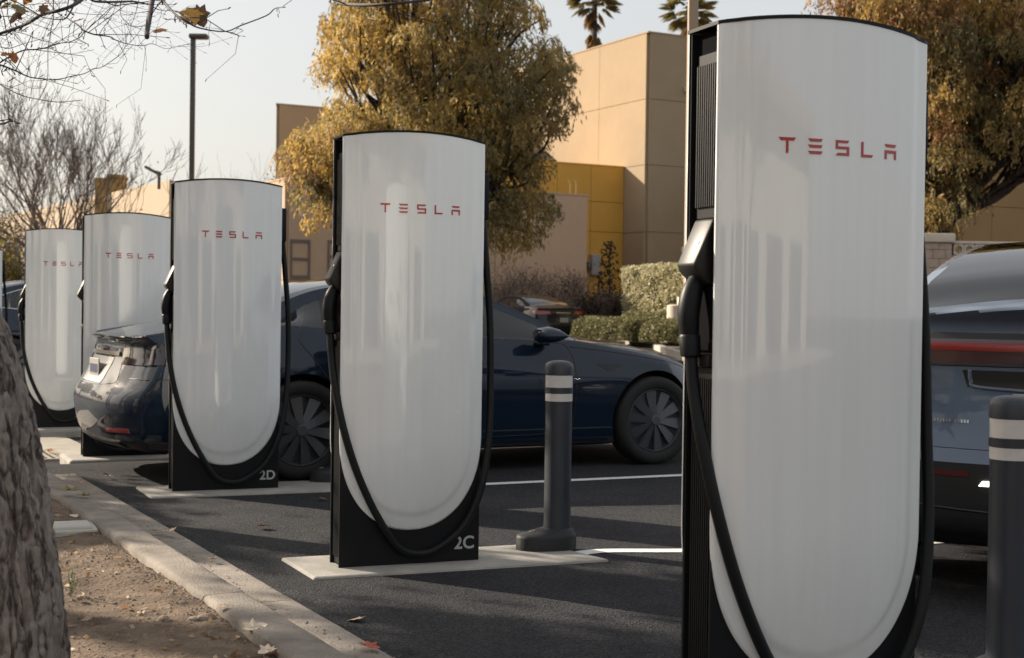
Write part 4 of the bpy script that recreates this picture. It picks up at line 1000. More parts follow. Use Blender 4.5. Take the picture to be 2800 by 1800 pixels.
wl2 = empty('roof_floodlight', A(372, 421, 61.5), 0, 'small floodlight on a bent arm above the low tan wall', 'light')
s_ = mpp(61.5)
MB().tube([(0, 0, -.4), (0, 0, 10*s_), (4*s_, 0, 16*s_)], 0.07, 8).build('arm', mat('lamp_dark', (0.10, 0.09, 0.08), rough=0.6), wl2)
MB().bbox((-.36, -.2, -.06), (.36, .2, .06), .04, 2, Matrix.Translation((-15*s_, 0, 21*s_)) @ Matrix.Rotation(R(28), 4, 'Y')).build('lamp_head', mat('lamp_dark', ()), wl2)
MB().tube([(4*s_, 0, 16*s_), (-10*s_, 0, 20*s_)], 0.05, 8).build('bracket', mat('lamp_dark', ()), wl2)
# brown building behind the right hand tree
BR = A(2100, 700, 50); BR.z = 0
br = empty('brown_building', BR, 0, 'brown stucco building in shade behind the spreading tree', 'building')
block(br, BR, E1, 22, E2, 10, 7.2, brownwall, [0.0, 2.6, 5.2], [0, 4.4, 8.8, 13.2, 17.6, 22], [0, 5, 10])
# unseen things added behind the camera for reflections and bounce light on the panels
be_ = empty('bounce_building', (-14, -24, 0), 0, 'unseen long pale building added behind the photographer for bounce light and reflections', 'building')
MB().box((0, 0, 0), (44, -12, 6.5)).build('wall', mat('pale_stucco', (0.60, 0.565, 0.515), rough=0.9, var=0.05, scale=.5), be_)
for k in range(7): MB().bbox((2+6*k, -.2, 0.2), (6+6*k, .15, 3.2), .05).build('shop_window', win_glass, be_)
MB().bbox((-.4, -.4, 6.4), (44.4, 1.2, 7.1), .05).build('canopy', mat('canopy', (0.32, 0.2, 0.12), rough=0.8), be_)

wk = MB(); wk.box((-16, -24, 0.0), (32, -16.5, 0.14)); tag(wk.build('bounce_walk', concrete, bev=0.02), 'unseen pale concrete walk added behind the photographer to bounce light', None, None, 'structure')  # unseen pale slab added to bounce light onto the charger panels
# ================================================================== street furniture
pole_m = mat('pole_bronze', (0.09, 0.075, 0.06), rough=0.5)
def light_pole(u, v_top, Y, w, m, label, head=True, tall=None):
    p = A(u, v_top, Y); g = ground_z(p.x, p.y); h = tall or (p.z-g)
    e = empty('light_pole', (p.x, p.y, g), 0, label, 'light pole')
    MB().bbox((-w*2, -w*2, 0), (w*2, w*2, 0.55), .04).build('base', concrete, e)
    MB().bbox((-w/2, -w/2, 0.4), (w/2, w/2, h), w*0.12).build('pole', m, e)
    if head:
        MB().bbox((-.12, -.2, h-.02), (.48, .2, h+.13), .06).build('lamp_head', m, e)
    return e
light_pole(452, 90, 45, 0.15, pole_m, 'tall dark parking lot light pole with flat lamp head')
tanpole = mat('pole_tan', (0.34, 0.25, 0.17), rough=0.5)
light_pole(1622, 0, 18, 0.125, tanpole, 'tan square light pole rising behind the largest charging post', tall=8.0)
# white box and wall remnant beside that pole
pb = A(1603, 560, 30)
e = empty('gate_post', (pb.x+.12, pb.y, ground_z(pb.x, pb.y)), 0, 'pale capped masonry post with white box beside tall hedge', 'post')
block_m = mat('slump_block', (0.36, 0.27, 0.215), rough=0.9, c2=(0.50, 0.39, 0.31), scale=5, bump=0.5, bscale=35)
capm = mat('cap_stone', (0.62, 0.53, 0.43), rough=0.85, var=0.08, scale=6)
ph = A(1603, 580, 30).z-e.location.z
MB().bbox((-.10, -.1, 0), (.25, .25, ph-0.1), .01).build('column', block_m, e); MB().bbox((-.16, -.16, ph-.1), (.31, .31, ph+.03), .02).build('cap', capm, e)
MB().bbox((-.10, -.12, ph+.03), (.2, .1, ph+.33), .02).build('box', mat('white_box', (0.75, 0.74, 0.72), rough=0.5), e)
# waste bin by the hedge
bp_ = A(1590, 740, 38); e = empty('waste_bin', (bp_.x, bp_.y, ground_z(bp_.x, bp_.y)), 0, 'beige concrete waste bin between the tall and low hedges', 'waste bin')
bh = bp_.z-e.location.z+0.28
MB().lathe([(0.30, 0), (0.32, 0.1), (0.34, bh-.05), (0.34, bh), (0.28, bh+.02), (0, bh+.02)], 28).build('drum', capm, e, smooth=True, angle=R(40))
MB().bbox((-.05, -.2, bh+.02), (.35, .2, bh+.22), .03).build('lid', capm, e)
# pillar and breeze-block wall on the right
WY = 30.0; p0 = A(2165, 620, WY); p1 = A(2229, 620, WY); pz = A(2200, 568, WY).z; pc = A(2200, 546, WY).z
gz = ground_z(p0.x, p0.y)
pil = empty('masonry_pillar', ((p0.x+p1.x)/2, WY, gz), 0, 'block pillar with pale cap at the end of breeze-block wall', 'pillar')
hw = (p1.x-p0.x)/2*0.93
MB().bbox((-hw+.01, .01, 0), (hw-.01, 2*hw, pz-gz-.01), .005).build('core', joint, pil)
bh_ = 0.19; k = 0; z = 0.0
while z < pz-gz-0.02:
    z1 = min(z+bh_, pz-gz)
    off = 0.0 if k % 2 else hw*0.5
    xs2 = [-hw, -hw+off if off else 0.0] + ([hw*0.5] if off else []) + [hw]
    xs2 = sorted(set(xs2))
    for a, b in zip(xs2[:-1], xs2[1:]):
        MB().bbox((a+.005, 0, z+.005), (b-.005, .05, z1-.005), .008).build('block', block_m, pil)
    for s in (-1, 1): MB().bbox((s*hw-.012, .052, z+.005), (s*hw+.012, 2*hw-.01, z1-.005), .004).build('block', block_m, pil)
    z = z1; k += 1
MB().bbox((-hw-.06, -.06, pz-gz), (hw+.06, 2*hw+.06, pc-gz), .03, 3).build('cap', capm, pil, smooth=True)
wall = empty('breeze_block_wall', (p1.x, WY+.15, gz), 0, 'pale wall of round breeze blocks on solid base', 'wall')
bw = 29/3889*2800/2396*PX*WY*0+29*WY/3889.0; wz1 = A(2300, 571, WY).z-gz; wz0 = wz1-bw*1.05
MB().bbox((0.02, 0, 0), (9, .2, wz0-.005), .01).build('base_wall', block_m, wall)
MB().bbox((0.02, -.02, wz1-.0), (9, .22, wz1+.06), .015).build('coping', capm, wall)
n = 28; rv_ = []; rf_ = []; R0 = bw*0.36; hw_ = bw/2-0.004; hh = (wz1-wz0)/2-0.004
for j in range(n):
    a = 2*math.pi*j/n; c_, s_2 = math.cos(a), math.sin(a); m_ = max(abs(c_)/hw_, abs(s_2)/hh)
    for y in (0.0, 0.2): rv_ += [(c_*R0, y, s_2*R0), (c_/m_, y, s_2/m_)]
for j in range(n):
    a = 4*j; b = 4*((j+1) % n); rf_ += [(a, a+1, b+1, b), (a+2, b+2, b+3, a+3), (a, b, b+2, a+2), (a+1, a+3, b+3, b+1)]
bme = bpy.data.meshes.new('breeze_block'); bme.from_pydata(rv_, [], rf_); bme.update(); bme.materials.append(capm)
for k in range(26):
    o = newobj('breeze_block', bme, None, wall); o.location = (0.06+bw*(k+.5), 0, (wz0+wz1)/2)
# raised island kerb in the back lot
isl = [A(1470, 796, 39.5), A(1530, 803, 36.5), A(1600, 820, 31), A(1680, 835, 28)]
e = MB(); 
ip = [(G(u, v, .34)) for u, v in ((1335, 793), (1400, 795), (1470, 797), (1530, 804), (1600, 822), (1660, 838), (1720, 850))]
pts = spline([Vector((p.x, p.y, 0)) for p in ip], 5)
w_ = 0.16
for i in range(0, len(pts)-1):
    a, b = pts[i], pts[i+1]; t = (b-a).normalized(); n2 = Vector((-t.y, t.x, 0)); n2 = n2 if n2.y > 0 else -n2
    e.prism([(p.x, p.y) for p in (a, b, b+n2*w_, a+n2*w_)], 0.0, 0.34+0.0)
io = e.build('island_kerb', concrete, merge=True); tag(io, 'sunlit concrete kerb of the hedge island behind the navy sedan', 'kerb')
# ================================================================== vegetation
leaf_m = leaf_mat('foliage', 0.5); leaf_hedge = leaf_mat('hedge_foliage', 0.25)
bark_dark = bark_mat('bark_dark', (0.035, 0.027, 0.022), (0.10, 0.08, 0.065), 5, 1.5)
twig_m = mat('twig', (0.12, 0.09, 0.075), rough=0.85, c2=(0.22, 0.17, 0.14), scale=3)
twig_dark = mat('twig_dark', (0.03, 0.026, 0.028), rough=0.8, c2=(0.06, 0.05, 0.048), scale=6)
def limb_tree(mb, p, d, L, r, depth, spread=0.6, n=3, up=0.15, tips=None, sides=6, wob=0.12, shrink=0.7, minr=0.004, rs=None):
    rs = rs or rnd; pts = [p.copy()]; rad = [r]; q = p.copy(); dd = d.normalized(); k = 5
    for i in range(k):
        dd = (dd+Vector((rs.gauss(0, wob), rs.gauss(0, wob), rs.gauss(0, wob)+up*0.2))).normalized()
        q = q+dd*L/k; pts.append(q.copy()); rad.append(max(minr*0.6, r*(1-0.45*(i+1)/k)))
    mb.tube(pts, rad, sides if r > 0.02 else 4, cap=False)
    if depth == 0:
        if tips is not None: tips.append((q.copy(), dd.copy()))
        return
    for j in range(n):
        i = rs.randint(2, k) if j > 0 else k
        a = Vector((rs.gauss(0, 1), rs.gauss(0, 1), rs.gauss(0, 0.7)+up)).normalized()
        nd = (dd*(1-spread*0.5)+a*spread).normalized()
        limb_tree(mb, pts[i], nd, L*shrink*rs.uniform(0.8, 1.15), max(minr, rad[i]*0.68), depth-1, spread, n, up, tips, sides, wob, shrink, minr, rs)

def poly_in(pt, poly):
    x, y = pt; c = False; n = len(poly)
    for i in range(n):
        x1, y1 = poly[i]; x2, y2 = poly[(i+1) % n]
        if (y1 > y) != (y2 > y) and x < (x2-x1)*(y-y1)/(y2-y1)+x1: c = not c
    return c
def droop_crown(name, clumps, per, strand, leafL, leafW, palette, m, parent, seed, loose=1.0):
    """clumps of hanging sprays: each clump (centre, radius, tint index)"""
    g = np.random.default_rng(seed); Cs, Ax, Tn = [], [], []
    pal = np.array(palette)
    for (c, r, tix) in clumps:
        ns = int(per*r*r); base = np.array(c)
        u = g.normal(size=(ns, 3)); u /= np.linalg.norm(u, axis=1, keepdims=True); rad = r*g.uniform(0.25, 1.0, (ns, 1))**0.5
        s = base+u*rad*np.array([1.0, 1.0, 0.75])
        out = u*np.array([1, 1, 0.3])
        k = strand
        for i in range(k):
            t = i/k
            ln = 0.55*r*loose*g.uniform(0.5, 1.2, (ns, 1))
            pos = s+out*ln*t*0.6*np.array([1, 1, 0.2])+np.array([0, 0, -1.0])*ln*(t**1.4)*1.1+g.normal(0, 0.035, (ns, 3))
            ax = out*0.5*(1-t)+np.array([0, 0, -1.0])*(0.35+t)+g.normal(0, 0.45, (ns, 3))
            Cs.append(pos); Ax.append(ax)
            b = pal[tix]*g.uniform(0.6, 1.35, (ns, 1)); alt = pal[g.integers(0, len(pal), ns)]
            Tn.append(np.clip(np.where(g.random((ns, 1)) < 0.2, alt, b), 0, 1))
    C = np.concatenate(Cs); X = np.concatenate(Ax); T_ = np.concatenate(Tn); N = len(C)
    return leaves(name, C, X, leafL*g.choice([0.6, 0.9, 1.2, 1.7], N)*g.uniform(0.8, 1.2, N), leafW*g.uniform(0.6, 1.7, N), T_, m, parent, 0.15)
# ---- golden pepper tree
def picture_tree(name, label, poly, Y, thick, nclump, rr, trunk_uv, palette, warm_x, seed, per=46, strand=9, L=0.19, W=0.042, goldf=None):
    rs = random.Random(seed); px = mpp(Y)
    us = [p[0] for p in poly]; vs = [p[1] for p in poly]; cl = []
    tb = A(trunk_uv[0], 700, Y); gz_ = ground_z(tb.x, tb.y)
    root = empty(name, (tb.x, Y, gz_), 0, label, 'tree')
    cu = (min(us)+max(us))/2; cv = (min(vs)+max(vs))/2
    tries = 0; keep = []
    while len(cl) < nclump and tries < 20000:
        tries += 1; u = rs.uniform(min(us), max(us)); v = rs.uniform(min(vs), max(vs))
        r = rs.uniform(*rr)
        rp = r/px*0.8
        if not all(poly_in((u+dx*rp, v+dy*rp), poly) for dx, dy in ((-1, 0), (1, 0), (0, -1), (0, 1))): continue
        ed = math.hypot((u-cu)/(max(us)-cu), (v-cv)/(max(vs)-cv)); half = thick*math.sqrt(max(0.08, 1-min(1, ed)**2))
        y = Y+rs.uniform(-half, half); p = A(u, v, y)-root.location
        if any((p-Vector(c)).length < 0.36*(r+r2) for c, r2, _ in cl): continue
        gold = 1/(1+math.exp(-(warm_x-u)/90)); t = rs.random()  # more golden toward one side: leaf colour plus sunlight painted into the tint
        ti = 0 if t < gold*0.5 else (1 if t < 0.30+gold*0.42 else (2 if t < 0.72 else (3 if t < 0.86 else 4)))
        cl.append((tuple(p), r, ti)); keep.append(p)
    mb = MB(); base = Vector((0, 0, 0)); fork = A(trunk_uv[0]+trunk_uv[2], trunk_uv[1], Y)-root.location
    mb.tube(spline([base-Vector((0, 0, .1)), base+Vector((0.05, 0, .6)), (base+fork)/2+Vector((0.15, 0, 0)), fork], 6), [0.42-0.16*i/18 for i in range(19)], 12)
    # limbs from the fork towards groups of clumps
    order = sorted(keep, key=lambda p: math.atan2(p.z-fork.z, p.x-fork.x)); ng = 11
    for k in range(ng):
        grp = order[k*len(order)//ng:(k+1)*len(order)//ng]
        if not grp: continue
        c = sum(grp, Vector((0, 0, 0)))/len(grp); midp = fork+(c-fork)*0.55+Vector((rs.gauss(0, .3), rs.gauss(0, .3), rs.gauss(0, .3)))
        sp = spline([fork-Vector((0, 0, .4)), fork+(c-fork)*0.22+Vector((rs.gauss(0, .25), 0, rs.gauss(0, .2))), midp, c], 5); mb.tube(sp, [0.20-0.155*i/(len(sp)-1) for i in range(len(sp))], 8, cap=False)
        for p in grp:
            s_ = rs.choice(sp[5:]); m2 = (s_+p)/2+Vector((rs.gauss(0, .25), rs.gauss(0, .25), rs.gauss(0, .2))); mb.tube(spline([s_, m2, p+Vector((0, 0, .1))], 4), [0.06-0.045*i/8 for i in range(9)], 5, cap=False)
    mb.build('trunk', bark_dark, root, smooth=True)
    droop_crown('crown', cl, per, strand, L, W, palette, leaf_m, root, seed)
    return root
pep_pal = [(0.52, 0.35, 0.10), (0.40, 0.29, 0.10), (0.27, 0.22, 0.10), (0.36, 0.23, 0.11), (0.19, 0.17, 0.085)]
pep = [(735, -160), (760, -40), (735, 30), (742, 100), (725, 165), (762, 215), (740, 265), (668, 300), (648, 360), (655, 430), (640, 480), (665, 530), (700, 545), (790, 555), (860, 545), (1150, 560), (1180, 590), (1245, 590), (1300, 540), (1318, 505), (1300, 465), (1345, 435), (1300, 405), (1285, 345), (1330, 300), (1368, 235), (1352, 160), (1340, 110), (1290, 50), (1260, -10), (1230, -90), (1100, -200), (860, -210)]
picture_tree('pepper_tree', 'large pepper tree with golden drooping foliage in front of the tan store', pep, 36, 3.4, 330, (0.26, 0.78), (1040, 470, -10), pep_pal, 1040, 5, per=180, strand=9, L=0.125, W=0.032)
rt_pal = [(0.46, 0.31, 0.10), (0.32, 0.235, 0.09), (0.22, 0.18, 0.08), (0.36, 0.20, 0.09), (0.15, 0.135, 0.065)]
rt = [(1880, -60), (1890, 20), (1960, 60), (2050, 110), (2080, 250), (2080, 420), (2090, 590), (2200, 575), (2265, 520), (2300, 450), (2350, 400), (2420, 380), (2560, 360), (2680, 200), (2640, 0), (2500, -180), (2200, -220), (1980, -170)]
picture_tree('spreading_tree', 'spreading olive and rust coloured tree behind the masonry pillar', rt, 36, 3.2, 330, (0.26, 0.80), (2130, 585, 25), rt_pal, 2300, 9, per=170, strand=9, L=0.125, W=0.032)
# low bare limbs of that tree, in front of the brown wall
# ---- bare upright tree at left
def bare_tree(name, u0, Y, top_v, width, label, seed):
    rs = random.Random(seed); b = A(u0, 700, Y); g = ground_z(b.x, b.y); e = empty(name, (b.x, Y, g), 0, label, 'tree'); px = mpp(Y)
    mb = MB(); tk = MB(); hi = A(u0, top_v, Y).z-g; fk = hi*0.26
    tk.tube(spline([Vector((0, 0, -.1)), Vector((0.03, 0, .6)), Vector((-.05, 0, fk))], 5), [0.17-0.05*i/10 for i in range(11)], 10); tk.build('trunk', bark_dark, e, smooth=True)
    half = width*px/2
    for k in range(12):
        a = 2*math.pi*k/12+rs.uniform(-.25, .25); t = (.35, .75, .55, .95)[k % 4]
        limb_tree(mb, Vector((-.05, 0, fk*rs.uniform(.7, 1.0))), Vector((math.cos(a)*t, math.sin(a)*t, 1)), hi*.262, .07, 5, .42, 3, .3, sides=5, wob=.10, shrink=.72, minr=.0062, rs=rs)
    mb.build('crown', twig_m, e)
    g2 = np.random.default_rng(seed); N = 130; C = np.stack([g2.normal(0, half*.5, N), g2.normal(0, half*.5, N), g2.uniform(fk*1.1, hi*.75, N)], 1)
    leaves('leaves', C, g2.normal(size=(N, 3)), .10, .06, np.array([[.40, .17, .05]])*g2.uniform(.5, 1.2, (N, 1)), leaf_m, e)
    return e
bare_tree('bare_tree', 142, 40, 205, 400, 'bare upright tree with a few rust leaves behind the farthest posts', 4)
# low green and yellow shrub mass at far left
def shrub(name, u, v_top, Y, w, label, pal, seed, dens=900, leaf=0.10, h=None):
    g = np.random.default_rng(seed); p = A(u, v_top, Y); gz_ = ground_z(p.x, Y); e = empty(name, (p.x, Y, gz_), 0, label, 'shrub'); H = h or max(.4, p.z-gz_); W = w*mpp(Y)
    N = int(dens); cs = g.uniform(-1, 1, (14, 3)); C = cs[g.integers(0, 14, N)]*np.array([W/2*.75, .5, H*.28])+np.array([0, 0, H*.58])+g.normal(0, 1, (N, 3))*np.array([W*.13, .22, H*.13])
    C[:, 2] = np.clip(C[:, 2], .08, H*1.05)
    leaves('foliage', C, g.normal(size=(N, 3)), leaf*g.uniform(.7, 1.3, N), leaf*.5, np.array(pal)[g.integers(0, len(pal), N)]*g.uniform(.6, 1.3, (N, 1)), leaf_m, e)
    mb = MB(); rs = random.Random(seed)
    for k in range(30):
        limb_tree(mb, Vector((rs.uniform(-W*.3, W*.3), rs.uniform(-.2, .2), 0)), Vector((rs.gauss(0, .45), rs.gauss(0, .3), 1)), H*.46, .022, 3, .5, 3, .2, sides=5, rs=rs, minr=.006)
    mb.build('stem', twig_m, e); return e
shrub('shrub', 20, 560, 30, 90, 'yellow green shrub behind the most distant charging post', [(.10, .09, .02), (.30, .22, .04)], 3, 1600)
shrub('shrub', -10, 500, 42, 110, 'tall dull green shrub at the foot of the bare tree', [(.07, .07, .025), (.16, .12, .04)], 13, 2400, .12)
brown = [(.10, .05, .04), (.14, .07, .045), (.06, .045, .03)]
shrub('twiggy_shrub', 1215, 625, 50, 150, 'twiggy brown shrub against the rose wall, left of the black sedan roof', brown, 21, 800, .07)
shrub('twiggy_shrub', 1320, 640, 49, 130, 'dark twiggy shrub in front of the rose wall corner', brown, 22, 1500, .08)
shrub('dark_shrub', 1410, 690, 48, 120, 'low dark shrub at the foot of the yellow wall', [(.05, .035, .028), (.075, .05, .03)], 23, 3000, .12)
shrub('dark_shrub', 1440, 690, 48, 40, 'dark shrub beside the tall clipped hedge', [(.045, .04, .025), (.06, .05, .03)], 24, 1600, .12)
# slim upright plant on the yellow wall
p = A(1425, 565, 51); gz_ = ground_z(p.x, 51); e = empty('slim_tree', (p.x, 51, gz_), 0, 'slim dark leafy young tree against the yellow wall', 'tree')
g = np.random.default_rng(5); H = p.z-gz_; mb = MB(); mb.tube([(0, 0, 0), (.05, 0, H*.5), (0.02, 0, H*.97)], [.04, .03, .01], 6); mb.tube([(-.1, 0, .3), (-.3, 0, H*.4), (-.35, 0, H*.68)], [.03, .02, .01], 6); mb.build('trunk', twig_dark, e)
N = 520; t = g.uniform(.25, 1, N); wd = .42*np.sin(np.pi*np.clip((t-.2)/.85, 0, 1))**.6; br_ = g.random(N) < .22
C = np.stack([np.where(br_, -.32+g.normal(0, .09, N), g.normal(0, .5, N)*wd), g.normal(0, .2, N), np.where(br_, H*(.2+.48*g.random(N)), H*t)], 1)
leaves('crown', C, g.normal(size=(N, 3))+np.array([0, 0, -.5]), .17, .075, np.array([[.05, .042, .025]])*g.uniform(.5, 1.6, (N, 1)), leaf_m, e)
# ---- clipped hedges
HROT = math.atan2(-E2.y, -E2.x)
def hedge(u0, v_top, v_bot, Y, w, depth, label, pal, seed, n, leaf, rough=0.05, roundness=0.2):
    a = A(u0, v_top, Y); g_ = ground_z(a.x, Y); zt_ = a.z; zb_ = g_+0.02 if v_bot is None else A(u0, v_bot, Y).z
    c_ = Vector((a.x, a.y, 0))-E2*w/2+E1*depth/2
    e = empty('hedge', (c_.x, c_.y, zb_), HROT, label, 'hedge'); H = zt_-zb_
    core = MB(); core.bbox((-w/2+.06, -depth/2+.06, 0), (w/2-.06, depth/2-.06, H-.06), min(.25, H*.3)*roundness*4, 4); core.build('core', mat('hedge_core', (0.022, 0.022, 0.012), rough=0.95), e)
    g = np.random.default_rng(seed); aw = [depth*H, depth*H, w*H, w*H, w*depth]; fc = g.choice(5, n, p=np.array(aw)/sum(aw)); u = g.uniform(-1, 1, n); v = g.uniform(-1, 1, n)
    C = np.zeros((n, 3)); Nn = np.zeros((n, 3))
    for i, (fx, nn) in enumerate((((-1, 'x'), (-1, 0, 0)), ((1, 'x'), (1, 0, 0)), ((-1, 'y'), (0, -1, 0)), ((1, 'y'), (0, 1, 0)), ((1, 'z'), (0, 0, 1)))):
        mk = fc == i; s, axn = fx
        if axn == 'x': C[mk] = np.stack([np.full(mk.sum(), s*w/2), u[mk]*depth/2, (v[mk]+1)/2*H], 1)
        if axn == 'y': C[mk] = np.stack([u[mk]*w/2, np.full(mk.sum(), s*depth/2), (v[mk]+1)/2*H], 1)
        if axn == 'z': C[mk] = np.stack([u[mk]*w/2, v[mk]*depth/2, np.full(mk.sum(), H)], 1)
        Nn[mk] = nn
    # round the shoulders
    rr_ = roundness*min(w, depth, H*1.4); ctr = np.stack([np.clip(C[:, 0], -w/2+rr_, w/2-rr_), np.clip(C[:, 1], -depth/2+rr_, depth/2-rr_), np.clip(C[:, 2], 0, H-rr_)], 1)
    d = C-ctr; ln = np.linalg.norm(d, axis=1, keepdims=True); C = ctr+d/np.maximum(ln, 1e-6)*np.minimum(ln, rr_)
    lump = np.array([noise.fractal(Vector((c[0]*2.2+seed, c[1]*2.2, c[2]*2.2)), 1.0, 2.0, 4) for c in C])[:, None]
    C = C+d/np.maximum(ln, 1e-6)*(lump*rough*1.6)+g.normal(0, rough*.5, (n, 3)); C[:, 2] = np.maximum(C[:, 2], .02)
    ax = g.normal(size=(n, 3))*.8+np.array([0, 0, .5])+d*.6
    leaves('foliage', C, ax, leaf*g.uniform(.7, 1.3, n), leaf*.6, np.array(pal)[g.integers(0, len(pal), n)]*g.uniform(.6, 1.25, (n, 1)), leaf_hedge, e)
    return e
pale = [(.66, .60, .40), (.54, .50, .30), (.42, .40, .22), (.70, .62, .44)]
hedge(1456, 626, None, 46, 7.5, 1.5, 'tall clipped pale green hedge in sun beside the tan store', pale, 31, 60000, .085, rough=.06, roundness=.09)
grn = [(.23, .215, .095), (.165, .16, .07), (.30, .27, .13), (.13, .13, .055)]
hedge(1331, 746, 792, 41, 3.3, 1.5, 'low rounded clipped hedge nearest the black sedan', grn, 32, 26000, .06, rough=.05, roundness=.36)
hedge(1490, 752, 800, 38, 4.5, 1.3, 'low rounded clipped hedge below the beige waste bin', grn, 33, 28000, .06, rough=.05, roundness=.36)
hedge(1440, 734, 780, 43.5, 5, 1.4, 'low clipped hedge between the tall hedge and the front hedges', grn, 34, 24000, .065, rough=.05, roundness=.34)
# island soil under the hedges
im = MB(); q0 = [Vector((p.x, p.y, 0)) for p in ip]; poly_ = [(p.x, p.y+.1) for p in q0]+[(q0[-1].x+3, q0[-1].y+1), (q0[-1].x+6, 50), (q0[0].x-.5, 50)]
im.prism(poly_, 0.0, 0.31); tag(im.build('island_bed', dirt), 'earth bed of the hedge island', None, None, 'structure')
# ---- palms
def palm(u, v, Y, size, label, seed):
    rs = random.Random(seed); c = A(u, v, Y); g_ = ground_z(c.x, Y); e = empty('fan_palm', (c.x, Y, g_), 0, label, 'palm'); H = c.z-g_
    mb = MB(); mb.tube([(0, 0, 0), (.1, 0, H*.5), (0, 0, H)], [.28, .2, .17], 10); mb.build('trunk', bark_dark, e, smooth=True)
    C, X, T_, L_ = [], [], [], []
    for k in range(46):
        a = rs.uniform(0, 6.283); el = rs.uniform(-1.35, .9); old = el < -.7
        d = Vector((math.cos(a)*math.cos(el), math.sin(a)*math.cos(el), math.sin(el))); st = Vector((0, 0, H-(.5 if old else .05)))+d*size*.42
        if old: st = Vector((math.cos(a)*.25, math.sin(a)*.25, H-rs.uniform(.3, 1.5)*size))
        sd = d.cross(Vector((0, 0, 1))).normalized()
        for j in range(15):
            t = -1.25+2.5*j/14; dd = (d*math.cos(t)+sd*math.sin(t)+Vector((0, 0, -.25-(.5 if old else 0)))).normalized(); L = size*.55*(1-.25*abs(t))
            C.append(st+dd*L*.5); X.append(dd); L_.append(L); T_.append((.20, .12, .05) if old else ((.10, .09, .035) if rs.random() < .6 else (.17, .13, .045)))
        mb2 = MB()
    leaves('crown', np.array([tuple(c_) for c_ in C]), np.array([tuple(x) for x in X]), np.array(L_), .17, np.array(T_), leaf_m, e)
palm(1391, 0, 85, 1.9, 'fan palm with brown skirt rising over the tan store', 1)
palm(1612, 22, 85, 2.0, 'second fan palm rising behind the tan light pole', 2)
# ---- treetops far left behind roofs
shrub('treetop', 625, 408, 70, 50, 'small treetop showing above the roof beside the golden tree', [(.10, .08, .03)], 41, 500, .2, h=None)
# ================================================================== planter tree beside the photographer
bark_f = bark_mat('bark_plated', (0.16, 0.135, 0.12), (0.44, 0.39, 0.355), 13.0, 2.6, 1.0)
TB = Vector((-1.46, 3.62, 0.0))
pt = empty('planter_tree', TB, 0, 'leaning rough barked planter tree with nearly bare overhanging branches', 'tree')
edge = tab(-.1, .42, .0, .34, .06, .31, .15, .28, .30, .252, .557, .236, .82, .232, 1.1, .222, 1.6, .21, 2.5, .19, 2.8, .18)
cenx = tab(-.1, .0, .0, .0, .15, .045, .30, .078, .557, .058, .82, .016, 1.1, -.058, 1.6, -.27, 2.1, -.52, 2.8, -.80)
NR, NA = 420, 260; v = []; f = []
for i in range(NR+1):
    z = -0.05+2.75*(i/NR)**1.15; r0 = edge(z); cx_ = cenx(z); cyy = 0.03*z
    for j in range(NA):
        a = 2*math.pi*j/NA
        ca, sa = math.cos(a), math.sin(a); wp = noise.noise_vector(Vector((ca*2.5, sa*2.5, z*3.0)))*0.9
        n1 = noise.noise(Vector((ca*8.5+wp.x, sa*8.5+wp.y, z*2.6+4))); n2 = noise.noise(Vector((ca*17+wp.y*2, sa*17+wp.x*2, z*6.0+9))); n3 = noise.noise(Vector((ca*5+wp.z, sa*5, z*17)))
        furrow = 0.018*max(0, 1-abs(n1)/.20)**1.3+0.009*max(0, 1-abs(n2)/.22)+0.006*max(0, 1-abs(n3)/.16)
        dv = noise.voronoi(Vector((ca*11, sa*11, z*9))+wp*1.6)[0]; furrow += 0.004*(1-min(1, (dv[1]-dv[0])*5))
        fine = noise.fractal(Vector((ca*22, sa*22, z*40)), 1.0, 2.0, 4)
        r = r0*(1+0.05*noise.noise(Vector((math.cos(a)*1.2, math.sin(a)*1.2, z*.8))))+0.006-furrow+0.003*fine
        if z < .25: r += .05*max(0, math.cos(a*3+.6))*(1-z/.25)**2
        v.append((cx_+r*math.cos(a), cyy+r*math.sin(a), z))
for i in range(NR):
    for j in range(NA): a = i*NA+j; b = i*NA+(j+1) % NA; f.append((a, b, b+NA, a+NA))
raw('trunk', v, f, bark_f, pt, smooth=True)
bm_ = MB()
fork = Vector((-.80, .08, 2.68)); hub = Vector((-.62, .55, 3.05)); hub2 = Vector((-.95, .75, 2.35))
def rel(p): return p-TB
bm_.tube(spline([fork-Vector((0, 0, .25)), fork+Vector((.06, .2, .22)), hub], 6), [.15-.006*i for i in range(13)], 10, cap=False)
bm_.tube(spline([fork-Vector((0, 0, .35)), fork+Vector((-.12, .35, -.15)), hub2], 6), [.10-.004*i for i in range(13)], 10, cap=False)
bm_.tube(spline([fork-Vector((0, 0, .2)), fork+Vector((-.3, -.2, .8)), fork+Vector((-.5, -.3, 1.8))], 6), [.16-.007*i for i in range(13)], 10, cap=False)
tw = MB()
def Z8(x, y, Y): return A(x/4.666*.8557, y/4.666*.8557, Y)-TB
def Z1(x, y, Y): return A(x/2.566*.8557, y/2.566*.8557, Y)-TB
